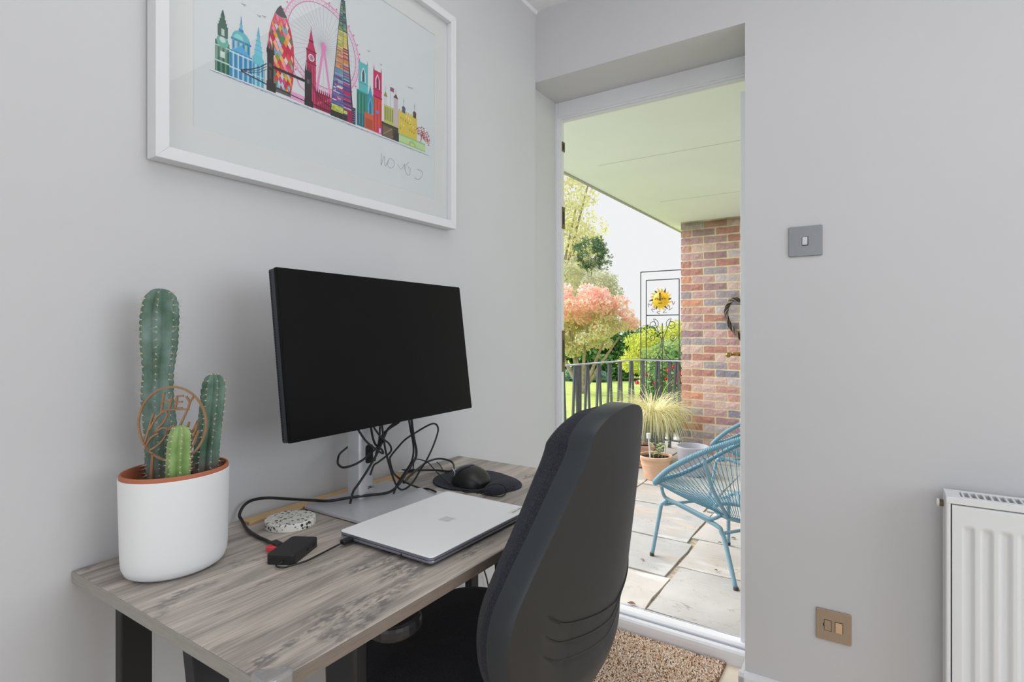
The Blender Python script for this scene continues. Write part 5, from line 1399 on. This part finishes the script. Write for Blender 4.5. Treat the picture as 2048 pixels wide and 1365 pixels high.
# ------------------------------------------------------------------ pots
def pot_prof(r0, r1, h_, rim, t_=.012): return [(.01, 0), (r0, 0), (r1 - .006, h_ - rim), (r1 + .010, h_ - rim + .004), (r1 + .014, h_ - .008), (r1 + .008, h_), (r1 - t_ + .006, h_), (r1 - t_, h_ - .03), (.01, h_ - .03)]
tpot = thing('terracotta_pot', (-.455, 4.475, GZ), 'round ribbed terracotta pot of seedlings on the patio', 'plant pot')
TPc = Vector((-.455, 4.475, GZ))
pf = [(.01, 0), (.082, 0), (.086, .01), (.112, .115), (.116, .118), (.116, .124), (.113, .126), (.118, .148), (.122, .150), (.122, .155), (.120, .157), (.122, .166), (.136, .170), (.140, .178), (.138, .192), (.130, .195), (.122, .192), (.118, .17), (.01, .17)]
MB().lathe(pf, TPc, 48).build('pot', M['terracotta_pale'], tpot, smooth=True, edge_split=True)
MB().grid(lambda u, v: (TPc.x + .119 * v * cos(2 * pi * u), TPc.y + .119 * v * sin(2 * pi * u), TPc.z + .172 + random.uniform(0, .006)), 24, 6, cu=True).build('soil', M['soil'], tpot)
def leaf_blade(mb, p, dr, l_, w):
    p = Vector(p); dr = Vector(dr).normalized(); s_ = dr.cross(Z).normalized() * w / 2; up_ = Vector((0, 0, l_ * .12))
    mb.add([p, p + dr * l_ * .4 + s_ + up_, p + dr * l_, p + dr * l_ * .4 - s_ + up_, p + dr * l_ * .5 + up_ * .4], [(0, 1, 4), (1, 2, 4), (2, 3, 4), (3, 0, 4)])
for i in range(9):
    a = random.uniform(0, 6.28); r_ = random.uniform(.02, .085); b0 = TPc + Vector((r_ * cos(a), r_ * sin(a), .17)); h_ = random.uniform(.05, .13)
    st = MB(); tp_ = b0 + Vector((random.uniform(-.02, .02), random.uniform(-.02, .02), h_)); st.tube([b0, (b0 + tp_) / 2 + Vector((.004, 0, 0)), tp_], .0022, 5, 3); so2 = st.build('seedling', M['lf_seed'], tpot)
    for k in range(5):
        lb = MB(); aa_ = k * 1.3 + a; leaf_blade(lb, tp_ - Z * .012 * (k % 3), (cos(aa_), sin(aa_), .15), .038, .026); lb.build('leaf', M['lf_seed'], so2)
stk = thing('garden_stake', TPc + Vector((-.02, -.10, .17)), 'clear white topped garden stake standing in the terracotta pot', 'stake')
MB().tube([(-.466, 4.385, .07), (-.475, 4.372, .255)], .006, 8).build('shaft', M['white_plastic'], stk)
MB().tube([(-.475, 4.372, .245), (-.4765, 4.370, .287)], .0165, 14).build('lamp_cap', M['white_plastic'], stk, bevel=.002)
gp = thing('grey_pot', (-.24, 4.77, GZ), 'pale grey glazed round pot in front of the brick pier', 'plant pot')
MB().lathe([(.01, 0), (.095, 0), (.10, .006), (.131, .225), (.134, .236), (.132, .243), (.122, .243), (.118, .235), (.092, .03), (.01, .03)], (-.235, 4.775, GZ), 48).build('pot', M['grey_pot'], gp, smooth=True, edge_split=True)
MB().lathe([(.002, .09), (.103, .09), (.103, .094), (.002, .096)], (-.235, 4.775, GZ), 32).build('soil', M['soil'], gp)
sqp = thing('square_planter', (-.70, 4.80, GZ), 'square pink terracotta planter on a tray behind the office chair', 'plant pot')
sq = MB(); C_ = Vector((-.715, 4.86, GZ)); ua = Vector((.86, .5, 0)).normalized(); ub = Vector((-ua.y, ua.x, 0))
def sqring(r, z): return [C_ + ua * r * a + ub * r * b + Z * z for a, b in ((-1, -1), (1, -1), (1, 1), (-1, 1))]
rings = [sqring(.075, .02), sqring(.095, .165), sqring(.104, .168), sqring(.104, .19), sqring(.092, .19), sqring(.088, .16)]
vs = [p for r_ in rings for p in r_]; fs = [(3, 2, 1, 0)]
for i in range(5):
    for k in range(4): fs.append((i * 4 + k, i * 4 + (k + 1) % 4, i * 4 + 4 + (k + 1) % 4, i * 4 + 4 + k))
sq.add(vs, fs); sq.build('pot', M['terracotta_pink'], sqp, bevel=.004)
sq = MB(); sq.prism([(-.1, -.1), (.1, -.1), (.1, .1), (-.1, .1)], C_, ua, ub, Z, 0, .022); sq.build('tray', M['terracotta_pink'], sqp, bevel=.004)
sq = MB(); sq.prism([(-.089, -.089), (.089, -.089), (.089, .089), (-.089, .089)], C_, ua, ub, Z, .15, .165); sq.build('soil', M['soil'], sqp)
# grass in ribbed pot
gg = thing('potted_grass', (-.72, 5.17, GZ), 'straw yellow ornamental grass spilling from a ribbed dark pot', 'plant')
GP = Vector((-.715, 5.15, GZ))
MB().lathe([(.01, 0), (.10, 0)] + [(.10 + .004 * (i % 2) + .0012 * i, .01 + i * .014) for i in range(24)] + [(.136, .35), (.125, .352), (.12, .33), (.01, .33)], GP, 40).build('pot', M['ribbed'], gg, smooth=False)
nB = 1400; seg = 6
b_a = RNG.uniform(0, 2 * pi, nB); b_l = RNG.uniform(.28, .60, nB); b_r = RNG.uniform(0, .09, nB); b_t = RNG.uniform(.45, 1.35, nB); b_w = RNG.uniform(.0030, .0068, nB)
Vb = np.zeros((nB, seg + 1, 2, 3)); hz = np.stack([np.cos(b_a), np.sin(b_a)], 1)
pos = np.stack([GP.x + hz[:, 0] * b_r, GP.y + hz[:, 1] * b_r, np.full(nB, GP.z + .335)], 1); th = .15 + RNG.uniform(0, .55, nB)
for s_ in range(seg + 1):
    wd = b_w * (1 - .85 * s_ / seg); sd = np.stack([-hz[:, 1] * wd, hz[:, 0] * wd, np.zeros(nB)], 1)
    Vb[:, s_, 0] = pos - sd; Vb[:, s_, 1] = pos + sd
    stp = b_l / seg
    pos = pos + np.stack([hz[:, 0] * np.sin(th) * stp, hz[:, 1] * np.sin(th) * stp, np.cos(th) * stp], 1); th = np.minimum(th + b_t * .48, 2.75)
idx = np.arange(nB * (seg + 1) * 2).reshape(nB, seg + 1, 2)
Fb = np.stack([idx[:, :-1, 0], idx[:, :-1, 1], idx[:, 1:, 1], idx[:, 1:, 0]], -1).reshape(-1, 4)
npmesh('blades', Vb.reshape(-1, 3), Fb, [M['lf_straw']], gg)['kind'] = 'stuff'

# ------------------------------------------------------------------ cord chairs
cc = thing('cord_chair', (.42, 2.98, GZ), 'nearer turquoise cord lounge chair on the patio by the open door', 'chair', 'turquoise cord chairs on the patio')
CO = Vector((.505, 2.98, GZ)); cf = Vector((-.975, .22, 0)); csd = Vector((.22, .975, 0))
def CL(f, s, h_): return CO + cf * f + csd * s + Z * h_
rimk = [(.440, 0, .385), (.415, -.13, .392), (.345, -.235, .440), (.205, -.325, .545), (.01, -.365, .660), (-.18, -.34, .750), (-.33, -.22, .82), (-.385, 0, .855)]
rimf = [CL(*p) for p in rimk] + [CL(f, -s, h_) for f, s, h_ in reversed(rimk[1:-1])]
RIM = catmull(rimf, 24, True)
rb_ = MB(); rb_.tube(RIM, .0115, 10, 0, True); rb_.build('rim_tube', M['blue'], cc, smooth=True)
wrp = MB()
for i in range(0, len(RIM)):
    p = RIM[i]; q = RIM[(i + 1) % len(RIM)]
    wrp.tube([p.lerp(q, .10), p.lerp(q, .5), p.lerp(q, .90)], lambda t: .0125 + .0018 * sin(pi * t), 10)
wrp.build('cord_wrapping', M['blue_cord'], cc, smooth=True)['kind'] = 'stuff'
RG = [CL(.02 + .115 * cos(a), .0 + .115 * -sin(a), .292 + .012 * cos(a)) for a in [2 * pi * i / 48 for i in range(48)]]
MB().tube(RG, .011, 10, 0, True).build('seat_ring', M['blue'], cc, smooth=True)
sg = MB(); nS = 108
for i in range(nS):
    u = i / nS; p = RIM[int(u * len(RIM))]; q = RG[int(u * 48) % 48].lerp(RG[(int(u * 48) + 1) % 48], (u * 48) % 1)
    m_ = p.lerp(q, .55) - Z * .012
    sg.tube([p, m_, q], .0019, 5, 4)
sg.build('cord_webbing', M['blue_cord'], cc, smooth=True)['kind'] = 'stuff'
MB().tube([CL(.02, -.365, .62), CL(.03, -.26, .46), CL(.02, -.117, .292)], .0095, 8, 5).build('support_rod', M['blue'], cc, smooth=True)
MB().tube([CL(.02, .365, .62), CL(.03, .26, .46), CL(.02, .117, .292)], .0095, 8, 5).build('support_rod', M['blue'], cc, smooth=True)
legA = [(0.056, 2.923, GZ + .002), (0.093, 2.947, 0.142), (0.099, 2.951, 0.175), (0.121, 2.953, 0.194), (0.158, 2.954, 0.200), (0.402, 2.851, 0.154), (0.436, 2.837, 0.125), (0.455, 2.826, 0.086), (0.522, 2.742, GZ + .002)]
MB().tube(legA, .011, 10, 5).build('leg_frame', M['blue'], cc, smooth=True)
legC = [(0.367, 3.31, GZ + .002), (.37, 3.30, .14), (.372, 3.297, .175), (.39, 3.29, .195), (.43, 3.28, .200), (.66, 3.18, .160), (.69, 3.165, .13), (.70, 3.16, .09), (.75, 3.16, GZ + .002)]
MB().tube(legC, .011, 10, 5).build('leg_frame', M['blue'], cc, smooth=True)
MB().tube([(0.110, 2.922, 0.276), (0.118, 2.928, 0.238), (0.141, 2.931, 0.217), (0.240, 2.900, 0.202), (0.359, 2.858, 0.178), (0.391, 2.856, 0.179), (0.424, 2.875, 0.196)], .0095, 8, 5).build('seat_bearer', M['blue'], cc, smooth=True)
MB().tube([(0.117, 2.955, 0.178), (.37, 3.297, .172)], .0085, 8).build('cross_bar', M['blue'], cc, smooth=True)
MB().tube([(0.440, 2.834, 0.122), (.69, 3.165, .13)], .0085, 8).build('cross_bar', M['blue'], cc, smooth=True)
MB().tube([(.42, 3.28, .2), (.46, 3.17, .196)], .0085, 8).build('cross_bar', M['blue'], cc, smooth=True)
for p in ((.056, 2.923), (.522, 2.742), (.367, 3.31), (.75, 3.16)):
    MB().lathe([(.012, 0), (.0125, .012), (.011, .018)], (p[0], p[1], GZ - .001), 10).build('rubber_foot', M['rubber'], cc)
c2_ = copy_tree(cc)
c2_.location = (.425, 4.19, GZ)
c2_['label'] = 'farther turquoise cord lounge chair standing behind the nearer one'

# dry leaves and a pebble
for (x, y, s_, lab) in ((.163, 2.347, .035, 'dry brown leaf on the patio just beyond the door sill'), (.037, 2.83, .020, 'tiny dark leaf on the patio left of the chair leg'), (.322, 3.30, .022, 'round brown seed pod on the paving under the cord chair'), (.393, 2.909, .018, 'small dark leaf fragment between the legs of the cord chair'), (.372, 3.42, .024, 'reddish dry leaf on the paving beyond the cord chair leg')):
    b = MB(); a = random.uniform(0, 6)
    b.grid(lambda u, v: (x + s_ * (u - .5) * cos(a) - s_ * .8 * (v - .5) * sin(pi * u) * sin(a), y + s_ * (u - .5) * sin(a) + s_ * .8 * (v - .5) * sin(pi * u) * cos(a), GZ + .003 + .006 * abs(v - .5) + .0025 * sin(pi * u)), 7, 5)
    tag(b.build('fallen_leaf', M['dry_leaf'], smooth=True), lab, 'leaf', 'dry leaves on the patio')

# ------------------------------------------------------------------ garden
struct('lawn', MB().box(-60, 40, 2.0, 80, -1.0, -.40), M['lawn'])
def leaves_mesh(name, cl, n, size, mats, parent, flat=0.0, asp=.55, wts=None):
    """n small bent leaves spread through ellipsoid clusters (cx,cy,cz,rx,ry,rz[,material])"""
    vol = np.array([c[3] * c[4] * c[5] for c in cl]) ** .75; vol = vol / vol.sum()
    ci = RNG.choice(len(cl), n, p=vol); Cc = np.array([c[:6] for c in cl])[ci]
    d_ = RNG.normal(size=(n, 3)); d_ /= np.linalg.norm(d_, axis=1)[:, None]
    r_ = RNG.uniform(.25, 1.0, n) ** .45
    p = Cc[:, :3] + d_ * r_[:, None] * Cc[:, 3:]
    ax = RNG.normal(size=(n, 3)); ax[:, 2] *= (1 - flat); ax /= np.linalg.norm(ax, axis=1)[:, None]
    nn = RNG.normal(size=(n, 3)) + np.array([0, 0, flat * 2]); bx = np.cross(ax, nn); bx /= np.linalg.norm(bx, axis=1)[:, None] + 1e-9
    L_ = (size * RNG.uniform(.6, 1.4, n))[:, None]
    V = np.stack([p - ax * L_ / 2, p + bx * L_ * asp / 2, p + ax * L_ / 2, p - bx * L_ * asp / 2], 1)
    F = np.arange(n * 4).reshape(n, 4)
    mi = np.array([(c[6] if len(c) > 6 else 0) for c in cl])[ci]
    o = npmesh(name, V.reshape(-1, 3), F, mats, parent, mi); o['kind'] = 'stuff'
    return o
def clumps(c, R_, n, r, squash=1.0, m_=0, zmin=None):
    out = []
    for _ in range(n):
        d_ = RNG.normal(size=3); d_ /= np.linalg.norm(d_); q = RNG.uniform(.35, 1) ** .5
        z = c[2] + d_[2] * R_[2] * q
        out.append((c[0] + d_[0] * R_[0] * q, c[1] + d_[1] * R_[1] * q, z if zmin is None else max(zmin, z), r * RNG.uniform(.7, 1.3), r * RNG.uniform(.7, 1.3), r * squash * RNG.uniform(.7, 1.2), m_))
    return out
def trunk(parent, base, tops, r, name='trunk'):
    b = MB()
    for tpp in tops:
        m_ = (Vector(base).lerp(Vector(tpp), .5) + Vector((RNG.uniform(-.2, .2) * r * 6, 0, 0)))
        b.tube([base, m_, tpp], lambda t: r * (1 - .75 * t) + .004, 7, 6)
    return b.build(name, M['bark'], parent, smooth=True)
G0 = -.40
# big pale spring tree
t1 = thing('tree', (-10.6, 20.2, G0), 'tall pale yellow spring tree behind the pink tree', 'tree', 'trees beyond the lawn')
trunk(t1, (-10.6, 20.2, G0), [(-10.8, 20.4, 9), (-8.9, 19.8, 6.0), (-8.5, 20.1, 7.0), (-12.5, 20.5, 8), (-9.2, 19.6, 4.2), (-8.9, 20, 5.0)], .10)
leaves_mesh('crown', clumps((-10.9, 20.3, 5.4), (2.7, 2.2, 4.6), 60, .85) + clumps((-9.3, 19.9, 3.4), (1.3, 1.2, 2.0), 26, .6) + clumps((-9.4, 19.9, 6.3), (1.0, 1, 1.2), 16, .5), 26000, .13, [M['lf_spring']], t1)
t1 = thing('tree', (-7.9, 18.0, G0), 'grey green tree standing behind the pink tree', 'tree', 'trees beyond the lawn')
trunk(t1, (-7.9, 18.0, G0), [(-7.7, 18.0, 2.5), (-7.3, 17.9, 2.2), (-8.2, 18.0, 2.6)], .06)
leaves_mesh('crown', clumps((-7.55, 17.9, 2.3), (1.15, .6, .95), 44, .36) + clumps((-8.3, 17.9, 2.7), (.6, .5, .9), 16, .3), 13000, .085, [M['lf_grey']], t1)
t1 = thing('conifer_tree', (-7.9, 19.0, G0), 'dark green conifer in front of the tall pale tree', 'tree', 'trees beyond the lawn')
trunk(t1, (-8.0, 18.9, G0), [(-7.9, 18.8, 3.5), (-7.7, 18.7, 3.4)], .05)
cl_ = clumps((-7.62, 18.4, 3.95), (.66, .4, .62), 60, .15, .8) + clumps((-7.25, 18.3, 4.0), (.40, .3, .42), 22, .09, .6) + clumps((-7.9, 18.4, 3.6), (.5, .3, .5), 22, .14, .7, 1) + clumps((-7.0, 18.3, 3.6), (.34, .2, .36), 16, .09, .6)
leaves_mesh('crown', cl_, 5200, .08, [M['lf_conifer'], M['lf_grey']], t1, .3, .4)
# pink tree
t1 = thing('pink_tree', (-4.8, 12.3, G0), 'small tree with pink and red young leaves across the lawn', 'tree')
trunk(t1, (-4.95, 12.3, G0), [(-5.4, 12.3, 1.5), (-4.8, 12.4, 1.7), (-4.3, 12.5, 1.3), (-4.1, 12.6, 1.0), (-5.2, 12.2, 1.2), (-5.7, 12.0, 1.3)], .055)
leaves_mesh('crown', clumps((-5.15, 12.3, 1.78), (1.15, .9, .42), 40, .26, .7) + clumps((-4.3, 12.6, 1.35), (.55, .5, .3), 16, .2, .7) + clumps((-4.9, 12.3, 1.1), (1.0, .8, .5), 30, .26, .8, 1) + clumps((-5.4, 12.1, 1.9), (.7, .6, .35), 12, .2), 21000, .075, [M['lf_pink'], M['lf_pinkgreen']], t1)
# laurel hedge along the lawn's far edge: bushes
for i, (x, y, w, h_, lab) in enumerate(((-7.6, 16.2, 1.1, .62, 'dark green laurel bush on the far left of the hedge'), (-6.2, 16.4, 1.2, .72, 'dark green laurel bush behind the trunk of the pink tree'), (-4.9, 16.9, 1.0, .8, 'dark green laurel bush right of the pink tree trunk'), (-9.4, 16.4, 1.2, .7, 'dark laurel bush hidden mostly by the door frame'))):
    t1 = thing('laurel_bush', (x, y, G0), lab, 'bush', 'laurel bushes along the lawn')
    trunk(t1, (x, y, G0), [(x - .3, y, G0 + .7), (x + .3, y, G0 + .8)], .04, 'stem')
    leaves_mesh('foliage', clumps((x, y, G0 + h_), (w, .6, h_ * .95), 30, .34, .8, 0, G0 + .2), 6500, .15, [M['lf_laurel']], t1)
for i, (x, y, lab) in enumerate(((-6.9, 15.3, 'blue green strap leaved clump at the far left lawn edge'), (-6.0, 15.5, 'blue green strap leaved clump below the pink tree trunk'))):
    t1 = thing('strap_leaf_plant', (x, y, G0), lab, 'plant', 'strap leaved clumps by the lawn')
    leaves_mesh('foliage', clumps((x, y, G0 + .16), (.5, .3, .14), 16, .16), 1500, .16, [M['lf_blue']], t1, 0, .15)
# shrubs behind the screen
t1 = thing('lime_shrub', (-2.55, 10.8, G0), 'rounded yellow green shrub behind the iron screen', 'bush')
trunk(t1, (-2.55, 10.8, G0), [(-2.9, 10.8, .8), (-2.3, 10.8, .9)], .05, 'stem')
leaves_mesh('foliage', clumps((-2.45, 10.9, .55), (.75, .6, .68), 40, .26, .9, 0, G0 + .2), 13000, .055, [M['lf_lime']], t1)
t1 = thing('variegated_shrub', (-1.75, 8.6, G0), 'loose pale and mid green shrub between lime shrub and camellia', 'bush')
trunk(t1, (-1.7, 8.6, G0), [(-1.9, 8.6, .7), (-1.5, 8.6, .8)], .03, 'stem')
leaves_mesh('foliage', clumps((-1.62, 8.7, .48), (.5, .4, .52), 30, .2, .9, 0, G0 + .2), 5200, .05, [M['lf_mixed']], t1)
t1 = thing('camellia', (-1.1, 6.75, G0), 'glossy green camellia with red flowers behind the railing', 'bush')
trunk(t1, (-1.1, 6.75, G0), [(-1.3, 6.7, .6), (-1.0, 6.8, .7), (-.85, 6.75, .5)], .02, 'stem')
leaves_mesh('foliage', clumps((-1.02, 6.8, .30), (.36, .3, .50), 34, .15, .9, 0, G0 + .15), 3600, .055, [M['lf_camellia']], t1)
for i, (x, z, s_) in enumerate(((-1.28, .50, .033), (-1.22, .53, .026), (-1.06, .50, .028), (-1.235, .355, .028), (-.90, .66, .036), (-.80, .56, .042), (-.76, .63, .036), (-.93, .56, .024), (-.73, .50, .03), (-.90, .34, .024), (-1.02, .76, .028), (-.96, .78, .02), (-1.17, .60, .022), (-.84, .70, .03))):
    fl_ = MB(); c0 = Vector((x - .06, 6.42, z))
    for k in range(7):
        a = k * 2 * pi / 7; dr = Vector((cos(a), -.35, sin(a))).normalized(); sd = Vector((-sin(a), 0, cos(a))) * s_ * .45
        fl_.add([c0, c0 + dr * s_ * .6 + sd - Y * s_ * .1, c0 + dr * s_, c0 + dr * s_ * .6 - sd - Y * s_ * .1], [(0, 1, 2, 3)])
    fl_.ball(c0 - Y * s_ * .2, s_ * .5, 8, 6); fl_.build('flower', M['petal'] if i % 4 else M['petal_pink'], t1)
# low fresh planting just outside the railing
for i, (x, y, lab) in enumerate(((-1.75, 5.0, 'fresh green leafy clump outside the railing, nearest the door jamb'), (-1.85, 5.9, 'fresh green leafy clump outside the railing, second from the jamb'), (-1.7, 6.7, 'fresh green leafy clump outside the railing below the lawn'), (-1.62, 7.6, 'fresh green leafy clump outside the railing near the camellia'))):
    t1 = thing('border_plant', (x, y, G0), lab, 'plant', 'leafy clumps outside the railing')
    leaves_mesh('foliage', clumps((x, y, G0 + .27), (.32, .3, .25), 22, .12, .9, 0, G0 + .08), 1800, .06, [M['lf_border']], t1)

# dark planting bed behind, closing the view beyond the shrubs
for i, (x, y, lab) in enumerate(((-3.4, 14.6, 'mid green shrub to the right of the pink tree'), (-2.6, 13.4, 'mid green shrub behind the lime shrub'), (-1.5, 12.6, 'mid green shrub hidden behind the brick pier'))):
    t1 = thing('garden_shrub', (x, y, G0), lab, 'bush', 'shrubs behind the screen')
    trunk(t1, (x, y, G0), [(x - .2, y, .4), (x + .2, y, .5)], .04, 'stem')
    leaves_mesh('foliage', clumps((x, y, .25), (.8, .5, .6), 26, .28, .9, 0, G0 + .2), 4500, .09, [M['lf_mixed']], t1)
